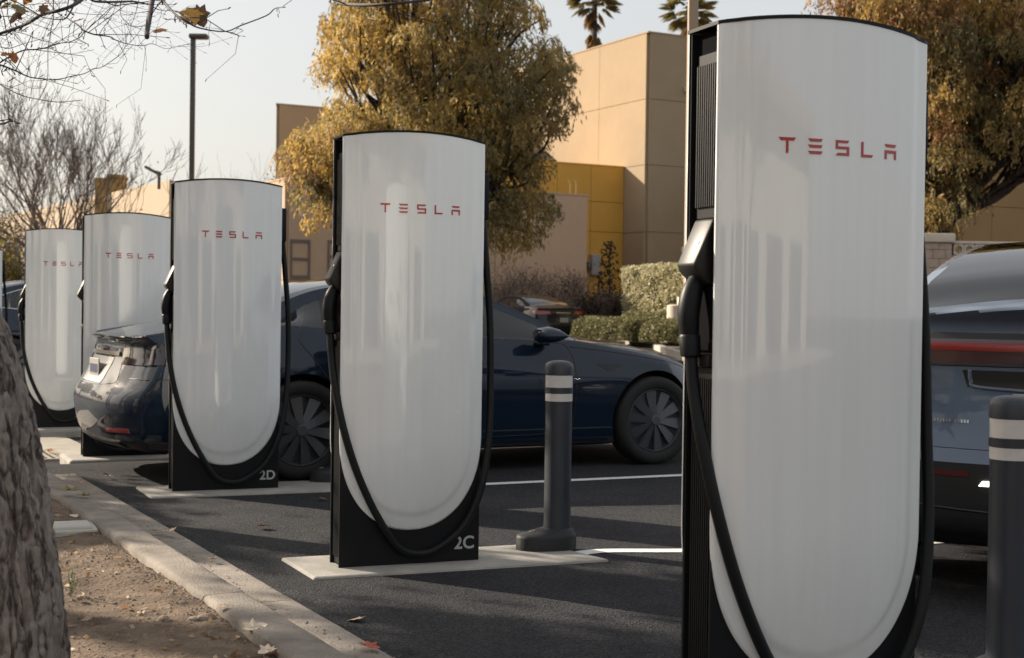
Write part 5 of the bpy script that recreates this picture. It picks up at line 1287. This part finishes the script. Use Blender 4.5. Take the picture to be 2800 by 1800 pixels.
def branch(pts, Y, conv=Z8, sc=4.666, start=None, twigs=0.0, sd=0):
    rs = random.Random(sd); n = len(pts); P = []
    for i, p in enumerate(pts): P.append(conv(p[0], p[1], Y+0.25*math.sin(i*.7+sd)))
    rad = [max(1.0, p[2])/sc/2*Y/FPX*1.3 for p in pts]
    if start is not None: P = [start]+P if start[1] == 0 else P; 
    sp = spline(P, 6); k = len(sp); rr_ = [rad[min(n-1, int(i/6))]*(1-(i % 6)/6)+rad[min(n-1, int(i/6)+1)]*((i % 6)/6) for i in range(k)]
    (bm_ if max(p[2] for p in pts) > 24 else tw).tube(sp, rr_, 7, cap=True)
    for i in range(3, k-1):
        if rs.random() < twigs:
            t = (sp[i+1]-sp[i-1]).normalized(); d = (t*.7+Vector((rs.gauss(0, .7), rs.gauss(0, .4), rs.gauss(0, .7)))).normalized(); L = rs.choice((.012, .018, .025, .06, .12, .2))
            m1 = sp[i]+d*L*.5+Vector((rs.gauss(0, L*.1), 0, rs.gauss(0, L*.1))); e1 = sp[i]+d*L+Vector((rs.gauss(0, L*.15), 0, rs.gauss(0, L*.15))); r1 = min(rr_[i]*.6, .0022)
            tw.tube([sp[i], m1, e1], [r1, r1*.8, r1*.6], 5)
            tw.tube([e1-d*.003, e1+d*.004, e1+d*.011], [r1*.7, r1*1.5, r1*.3], 5)        # bud
    return sp
B = []
B.append(branch([(-160, 470, 34), (0, 430, 30), (180, 370, 32), (350, 300, 32), (540, 185, 34), (720, 145, 34), (900, 85, 34), (1040, 0, 38), (1150, -120, 44)], 4.3, sd=1, twigs=.35))
B.append(branch([(1000, -60, 24), (960, 0, 22), (920, 110, 18), (850, 225, 16), (780, 250, 12), (640, 240, 10), (500, 210, 11), (380, 150, 11), (200, 90, 10), (0, 10, 10), (-150, -60, 12)], 4.2, sd=2, twigs=.3))
B.append(branch([(850, 230, 13), (1000, 325, 14), (1070, 390, 14), (1200, 440, 14), (1400, 470, 12), (1480, 515, 10), (1640, 565, 8), (1820, 585, 8), (1940, 560, 7), (2110, 620, 7), (2280, 590, 6), (2420, 560, 5)], 4.25, sd=3, twigs=.45))
B.append(branch([(-170, 900, 18), (0, 800, 15), (130, 720, 14), (300, 645, 14), (480, 630, 13), (620, 600, 12), (730, 555, 11), (880, 540, 10), (1010, 480, 9), (1070, 420, 7), (1240, 265, 6), (1380, 130, 6), (1480, 40, 5)], 4.4, sd=4, twigs=.4))
B.append(branch([(-170, 800, 24), (0, 830, 20), (200, 905, 17), (380, 985, 13), (590, 1010, 11), (750, 1012, 10), (930, 970, 9), (1080, 940, 8), (1190, 880, 8), (1280, 865, 7), (1400, 795, 7), (1540, 690, 7), (1600, 600, 6), (1720, 480, 6), (1830, 320, 5)], 4.1, sd=5, twigs=.4))
B.append(branch([(690, -80, 12), (680, 0, 11), (680, 250, 10), (660, 330, 9), (640, 450, 9), (615, 620, 8), (610, 780, 7), (610, 940, 6), (580, 1110, 6), (500, 1260, 5)], 4.0, sd=6, twigs=.35))
B.append(branch([(-170, 970, 11), (0, 1080, 9), (150, 1160, 9), (290, 1225, 8), (500, 1270, 8), (750, 1303, 7), (1050, 1278, 6)], 4.05, sd=7, twigs=.3))
B.append(branch([(1960, -160, 66), (1940, 0, 60), (1910, 200, 54), (1880, 380, 50), (1875, 475, 46)], 4.2, sd=8))
B.append(branch([(1080, -70, 18), (1140, 0, 14), (1230, 100, 12), (1320, 160, 10), (1410, 200, 8), (1580, 222, 7), (1690, 180, 7), (1870, 110, 7), (1930, 60, 7), (2000, 52, 6)], 4.1, Z1, 2.566, sd=9, twigs=.18))
B.append(branch([(1230, 80, 6), (1330, 120, 6), (1430, 130, 5), (1500, 170, 5), (1580, 220, 5), (1640, 235, 5), (1680, 255, 6)], 4.12, Z1, 2.566, sd=10, twigs=.2))
B.append(branch([(1100, -60, 20), (1220, 20, 22), (1550, 25, 22), (1700, 20, 18), (1890, 60, 15), (2040, 130, 9), (2250, 140, 8), (2380, 180, 7)], 4.3, sd=11, twigs=.3))
B.append(branch([(1590, -50, 8), (1540, 40, 7), (1540, 190, 6), (1600, 270, 6), (1670, 330, 6), (1790, 340, 6), (1850, 315, 5)], 4.35, sd=12, twigs=.4))
B.append(branch([(1780, -40, 6), (1740, 130, 6), (1700, 260, 6), (1670, 330, 5), (1660, 440, 5), (1710, 490, 5)], 4.3, sd=13, twigs=.4))
B.append(branch([(860, 150, 6), (1080, 180, 6), (1400, 190, 6), (1640, 190, 6), (1760, 165, 6), (1900, 145, 5)], 4.4, sd=14, twigs=.2))
B.append(branch([(170, 400, 7), (330, 440, 7), (520, 515, 6), (680, 560, 6), (740, 680, 5), (860, 770, 4), (990, 855, 4)], 4.15, sd=15, twigs=.3))
B.append(branch([(1100, 390, 8), (1200, 290, 7), (1330, 210, 6), (1400, 130, 6), (1480, 50, 5), (1500, -20, 5)], 4.3, sd=16, twigs=.5))
B.append(branch([(1260, 450, 6), (1330, 340, 6), (1420, 220, 6), (1470, 90, 5), (1500, 0, 5)], 4.2, sd=17, twigs=.5))
B.append(branch([(0, 60, 7), (60, 270, 7), (90, 480, 6), (130, 600, 5)], 4.3, sd=18, twigs=.5))
B.append(branch([(90, -20, 8), (100, 190, 8), (150, 360, 7), (190, 410, 6), (190, 500, 5), (270, 560, 4)], 4.2, sd=19, twigs=.5))
B.append(branch([(150, 80, 8), (270, 220, 7), (420, 300, 6), (600, 370, 6), (700, 440, 5), (850, 540, 5)], 4.1, sd=20, twigs=.4))
B.append(branch([(560, -20, 14), (640, 60, 13), (720, 150, 12), (780, 200, 9)], 4.25, sd=21, twigs=.3))
B.append(branch([(620, 610, 6), (800, 680, 5), (970, 680, 4), (1200, 635, 4)], 4.3, sd=22, twigs=.1))
B.append(branch([(60, 880, 6), (160, 985, 6), (280, 1060, 5), (360, 1115, 5), (480, 1132, 5), (545, 1100, 5)], 4.1, sd=23, twigs=.2))
B.append(branch([(-60, 100, 9), (20, 90, 8), (180, 80, 7), (400, 60, 7), (600, 45, 6), (860, 40, 6)], 4.3, sd=24, twigs=.4))
B.append(branch([(-60, 210, 8), (60, 210, 7), (150, 215, 6), (300, 300, 6), (430, 200, 6)], 4.35, sd=25, twigs=.4))
B.append(branch([(-60, 590, 10), (0, 600, 9), (130, 615, 8), (300, 560, 6), (520, 500, 5), (540, 480, 4)], 4.3, sd=26, twigs=.3))
D8 = lambda x, y, Y: A(x, y, Y)-TB
B.append(branch([(740, -30, 7), (780, -2, 6), (802, 9, 6), (860, 12, 6), (930, 8, 5), (1005, 0, 5)], 4.1, D8, .8557, sd=27, twigs=.15))
B.append(branch([(-40, 275, 5), (0, 290, 4), (26, 283, 3)], 4.1, D8, .8557, sd=28, twigs=.3))
# carry the off-frame ends back to the limbs
for k, sp in enumerate(B):
    for end, nb in ((0, 1), (-1, -2)):
        p = sp[end]; w_ = p+TB; 
        uu = 1198+w_.x/w_.y*FPX/PX; vv_ = 724-(w_.z-CAM_H)/w_.y*FPX/PX
        if uu < -6 or vv_ < -6:
            tgt = hub if (p-hub).length < (p-hub2).length else hub2
            r_ = .006 if k not in (0, 7) else .018
            m1 = p+(p-sp[nb]).normalized()*.18; m2 = tgt.lerp(m1, .45)+Vector((0, .05, .18)); (bm_ if r_ > .01 else tw).tube(spline([p, m1, m2, tgt], 6), [r_*(.6+1.6*i/18) for i in range(19)], 6, cap=False)
            break
bm_.build('branch', twig_dark, pt, smooth=True); tw.build('twig', twig_dark, pt, smooth=True)
# the last leaves still hanging on
leafshape = [(0, 0), (.10, .16), (.34, .10), (.30, .36), (.46, .52), (.26, .62), (.20, .84), (0, 1.0), (-.20, .84), (-.26, .62), (-.46, .52), (-.30, .36), (-.34, .10), (-.10, .16)]
def leaf_mesh(curl, seed):
    rs = random.Random(seed); n = len(leafshape); v = [(0, .45, .03*curl)]; f = []
    for x, y in leafshape: v.append((x, y-.0, curl*(1.1*x*x+.35*(y-.45)**2)+rs.gauss(0, .015)))
    for i in range(n): f.append((0, 1+i, 1+(i+1) % n))
    f2 = [tuple(reversed([q+n+1 for q in t])) for t in f]; v2 = [(a, b, c-.012) for a, b, c in v]
    side = [(1+i, n+2+i, n+2+(i+1) % n, 1+(i+1) % n) for i in range(n)]
    me = bpy.data.meshes.new('leaf'); me.from_pydata(v+v2, [], f+f2+side); me.update(); return me
LV = [leaf_mesh(c, s) for c, s in ((.35, 1), (.7, 2), (-.5, 3), (1.0, 4), (.15, 5))]
leafcol = {'olive': (.16, .125, .03), 'tan': (.42, .30, .19), 'orange': (.42, .15, .04), 'brown': (.20, .11, .06), 'red': (.35, .07, .035), 'cream': (.6, .5, .38), 'gold': (.42, .22, .03)}
def lmat(c): return mat('leaf_'+c, leafcol[c], rough=.7, var=.25, scale=3)
LVC = {}
def leaf_data(i, c):
    if (i, c) not in LVC:
        me = LV[i].copy(); me.materials.clear(); me.materials.append(lmat(c)); LVC[(i, c)] = me
    return LVC[(i, c)]
for (zx, zy, s, c, i) in ((1310, 40, .085, 'gold', 1), (1145, 195, .055, 'orange', 0), (585, 135, .04, 'orange', 2), (1050, 160, .03, 'orange', 4), (150, 62, .055, 'brown', 1), (125, 25, .06, 'olive', 0), (88, 357, .04, 'orange', 1), (68, 376, .035, 'orange', 2), (97, 540, .035, 'orange', 0), (1378, 30, .07, 'brown', 2), (300, 22, .04, 'brown', 3), (197, 195, .03, 'orange', 4)):
    o = newobj('leaf', leaf_data(i, c), None, pt); o.location = Z1(zx, zy, 4.12); o.scale = (s, s, s); o.rotation_euler = (R(rnd.uniform(200, 290)), rnd.uniform(-.5, .5), rnd.uniform(-.8, .8))

# ================================================================== shade trees further along the planter (out of the frame to the left)
def shade_tree(loc, H, rad, nleaf, label, seed, zlow):
    rs = random.Random(seed); e = empty('shade_tree', loc, 0, label, 'tree'); mb = MB(); tips = []
    mb.tube([(0, 0, 0), (.05, 0, zlow*.5), (0, .05, zlow)], [.2, .16, .14], 10)
    for k in range(6):
        a = 2*math.pi*k/6+rs.uniform(-.3, .3); limb_tree(mb, Vector((0, .05, zlow*rs.uniform(.8, 1))), Vector((math.cos(a), math.sin(a), rs.uniform(.4, 1.2))), rad*.62, .085, 4, .6, 3, .25, tips, rs=rs, minr=.006)
    mb.build('trunk', bark_dark, e, smooth=False)
    g = np.random.default_rng(seed); T_ = np.array([tuple(t[0]) for t in tips]); T_ = T_[g.random(len(T_)) < (.35 if nleaf < 20000 else .8)]; C = T_[g.integers(0, len(T_), nleaf)]+g.normal(0, .17, (nleaf, 3))*np.array([1.2, 1.2, .7])
    leaves('crown', C, g.normal(size=(nleaf, 3)), .12, .085, np.array([(.20, .12, .035), (.11, .095, .03), (.3, .15, .04)])[g.integers(0, 3, nleaf)], leaf_m, e)
    return e
def pl_pos(t): return TB+ROWD*t
q = pl_pos(6.2); shade_tree((q.x-.2, q.y, .05), 6.5, 1.5, 7000, 'half bare planter tree next along the kerb', 51, 3.2)
shade_tree((-9.9, 12.3, 0), 7, .95, 6500, 'leafy tree standing across the planter walk', 52, 3.2)
shade_tree((-11.6, 12.4, 0), 7, .85, 6000, 'leafy tree at the far side of the planter walk', 53, 4.4)
shade_tree((-9.6, 8.0, 0), 6, .75, 4500, 'small leafy tree at the planter corner', 54, 3.0)
shade_tree((-9.3, 9.6, 0), 8, .9, 5500, 'tall slender leafy tree between the planter trees', 58, 5.6)
proto = shade_tree((-19, 2, 0), 7, 2.2, 26000, 'unseen dense tree added left of the frame to darken reflections', 57, 2.2); proto['group'] = 'unseen trees added to darken reflections'  # unseen dense trees added so the sedan's tail reflects something dark
for k, (x, y) in enumerate(((-18, -3), (-20, 7), (-17, -8.5), (-15, -14), (-21, -12), (-20, 32), (-24.5, 30), (-17, 34.5), (-29, 27))):
    r_ = proto.copy(); col.objects.link(r_); r_['label'] = 'unseen dense tree added to darken reflections, '+('opposite the planter end', 'beyond the planter walk', 'opposite the photographer', 'near the added pale building', 'beyond the corner of the added pale building', 'on the bank behind the farthest bays', 'beside the exit lane', 'nearest the low tan building', 'at the exit lane corner')[k]; r_.location = (x, y, 0); r_.rotation_euler = (0, 0, 1.3*k+.5)
    for ch in list(proto.children): c_ = ch.copy(); col.objects.link(c_); c_.parent = r_
shade_tree((9, -14, 0), 6, 3.2, 5000, 'unseen leafy tree added behind the photographer for panel reflections', 55, 2.7)  # unseen trees added behind the camera for the panel reflections
shade_tree((2, -17, 0), 6, 3.2, 5000, 'second unseen leafy tree added behind the photographer for panel reflections', 56, 2.7)

# ================================================================== small things on the ground
vb = empty('valve_box', (-2.225, 6.93, .092), R(22), 'pale grey irrigation valve box lid set in the earth', 'valve box')
vbm = mat('valve_lid', (0.42, 0.40, 0.36), rough=.75, var=.12, scale=20, bump=.25, bscale=120)
MB().bbox((-.20, -.13, -.06), (.20, .13, .012), .01).build('rim', vbm, vb); MB().bbox((-.175, -.11, .0), (.175, .11, .026), .012).build('lid', vbm, vb, smooth=True)
def Z3(zx, zy, z): return G(zx/2.2*.8557, (1100+zy/2.2)*.8557, z)
NAMES = {'olive': 'olive green', 'tan': 'pale tan', 'orange': 'orange brown', 'brown': 'dark brown', 'red': 'rust red', 'cream': 'bleached cream', 'gold': 'golden'}
for (zx, zy, s, c, i, where, z) in ((480, 560, .13, 'olive', 1, 'lying on the kerb top', .125), (548, 582, .08, 'olive', 3, 'lying on the kerb edge', .115), (685, 465, .07, 'tan', 1, 'on the sunlit asphalt before pad 2D', 0), (425, 512, .05, 'orange', 0, 'in the gutter near the drain', .01), (482, 497, .05, 'tan', 4, 'on the asphalt near the drain', 0), (362, 466, .05, 'brown', 2, 'on the asphalt near the thick slab', 0), (625, 434, .05, 'cream', 0, 'on the asphalt beside the thick slab', 0),
    (1000, 802, .10, 'tan', 3, 'curled in the gutter', .012), (905, 795, .08, 'tan', 0, 'flat in the gutter', .012), (1155, 945, .06, 'brown', 0, 'at the kerb foot', .012), (1293, 960, .05, 'tan', 3, 'curled up in the gutter', .012), (1540, 763, .085, 'orange', 0, 'on the asphalt between pads 2C and 2D', 0), (1455, 1405, .09, 'cream', 3, 'curled against the planter side of the kerb', .092), (2165, 1482, .085, 'red', 1, 'in the gutter by the kerb', .012), (2185, 1325, .08, 'tan', 0, 'on the asphalt beyond the gutter', 0), (1600, 1518, .10, 'orange', 2, 'in the planter by the kerb', .09), (1655, 1500, .07, 'cream', 1, 'leaning on the kerb side', .095), (1955, 590, .07, 'brown', 2, 'beside the pad of post 2D', 0), (278, 305, .08, 'orange', 3, 'standing on the drain grate', -.12), (190, 303, .07, 'cream', 0, 'on the drain grate', -.12), (330, 315, .06, 'tan', 2, 'at the drain grate corner', -.12), (1370, 1242, .04, 'tan', 4, 'resting on the kerb edge', .12), (440, 690, .06, 'cream', 0, 'on the earth behind the kerb', .085), (870, 1050, .06, 'brown', 1, 'on the earth mid planter', .08)):
    p = Z3(zx, zy, z); o = newobj('fallen_leaf', leaf_data(i, c), None); o.location = (p.x, p.y, p.z+.012*s/.08+.004); o.scale = (s, s, s); o.rotation_euler = (rnd.uniform(-.25, .25), rnd.uniform(-.25, .25), rnd.uniform(0, 6.28))
    tag(o, NAMES[c]+' fallen leaf '+where, 'leaf', 'fallen leaves')
stone_m = mat('stone', (0.22, 0.17, 0.13), rough=.9, c2=(0.36, 0.29, 0.23), scale=9, bump=.5)
for (zx, zy, s, lb) in ((985, 1325, .028, 'small rounded stone in the middle of the earth bed'), (1165, 1322, .022, 'pale stone beside a flat chip near the kerb'), (1238, 1318, .032, 'pale angular stone chip near the kerb'), (1100, 1222, .020, 'little pale stone on the sunlit earth'), (480, 1185, .016, 'dark pebble near the trunk')):
    bmx = bmesh.new(); bmesh.ops.create_icosphere(bmx, subdivisions=2, radius=1)
    for q in bmx.verts: q.co = q.co*(1+.22*noise.noise(q.co*1.3+Vector((zx, zy, 0))*.01)); q.co.z *= .62
    me = bpy.data.meshes.new('stone'); bmx.to_mesh(me); bmx.free(); o = newobj('stone', me, stone_m); p = Z3(zx, zy, .08); o.location = (p.x, p.y, p.z+s*.3); o.scale = (s, s*.8, s); o.rotation_euler = (0, 0, zx); tag(o, lb, 'stone')
# crumbs of earth, bark and leaf: nobody could count them
sv, sf = [], []; sc = []
rs = random.Random(77)
def crumb(p, s):
    n0 = len(sv); th = rs.uniform(0, 6.28); fl = rs.uniform(.15, .45)
    for k in range(5):
        a = th+2*math.pi*k/5; sv.append((p[0]+s*math.cos(a)*rs.uniform(.6, 1.2), p[1]+s*math.sin(a)*rs.uniform(.5, 1.0), p[2]-.3*s))
    sv.append((p[0]+rs.gauss(0, .2)*s, p[1]+rs.gauss(0, .2)*s, p[2]+s*fl))
    for k in range(5): sf.append((n0+k, n0+(k+1) % 5, n0+5))
for k in range(2600):
    p_ = 1.425-abs(rs.gauss(0, .05)); r_ = rs.uniform(1.2, 10.5); q = PR(p_, r_); crumb((q.x, q.y, bed_z(p_, r_)), rs.choice((.004, .006, .008, .010, .014)))
for k in range(14000):
    p_ = 1.42-abs(rs.gauss(0, .55)) if rs.random() < .6 else rs.uniform(-1.5, 1.42); r_ = rs.uniform(1.2, 10.5); q = PR(p_, r_); crumb((q.x, q.y, bed_z(p_, r_)), rs.choice((.003, .004, .005, .006, .008, .011, .016)))
tag(raw('earth_crumbs', sv, sf, mat('crumb', (0.10, 0.07, 0.05), rough=.95, c2=(0.30, 0.23, 0.17), scale=40)), 'loose crumbs of earth and bark on the planter bed', None, None, 'stuff')
sv, sf = [], []
for k in range(1500):
    p_ = 1.62+abs(rs.gauss(0, .16)); r_ = rs.uniform(1.5, 11); q = PR(p_, r_); crumb((q.x, q.y, .012 if p_ < 1.885 else ground_z(q.x, q.y)+.001), rs.choice((.002, .003, .004, .006)))
tag(raw('gutter_grit', sv, sf, mat('crumb', ())), 'grit and leaf crumbs collected along the gutter', None, None, 'stuff')
# dry leaf fragments
N = 620; g = np.random.default_rng(8); P_ = np.array([tuple(PR(a, b, bed_z(a, b)+.006)) for a, b in zip(1.40-np.abs(g.normal(0, .6, N)), g.uniform(1.5, 10.5, N))]); ax = g.normal(size=(N, 3))*np.array([1, 1, .25])
lf = leaves('leaf_fragments', P_, ax, .036*g.uniform(.3, 1.5, N), .016, np.array([(.34, .24, .15), (.2, .12, .07), (.5, .4, .29)])[g.integers(0, 3, N)], leaf_m); tag(lf, 'dry leaf fragments scattered over the earth', None, None, 'stuff')
# a weed beside the trunk
p = Z3(420, 1190, .06); e = empty('weed', (p.x, p.y, .075), 0, 'small green weed growing beside the rough trunk', 'weed'); mb = MB()
Cw, Xw = [], []
for k in range(4):
    a = 1.6*k; tip = Vector((.02*math.cos(a)+.012, .02*math.sin(a), .07+.012*k)); mb.tube([(0, 0, -.01), tip*.5+Vector((.004, 0, 0)), tip], .0014, 5)
    for j in range(9): t = .3+.08*j; Cw.append(tuple(tip*t+Vector((rnd.gauss(0, .006), rnd.gauss(0, .006), 0)))); Xw.append((rnd.gauss(0, 1), rnd.gauss(0, 1), .6))
mb.build('stem', mat('weed_stem', (.10, .12, .05)), e); leaves('leaves', np.array(Cw), np.array(Xw), .017, .007, np.tile((.12, .15, .07), (len(Cw), 1)), leaf_m, e)
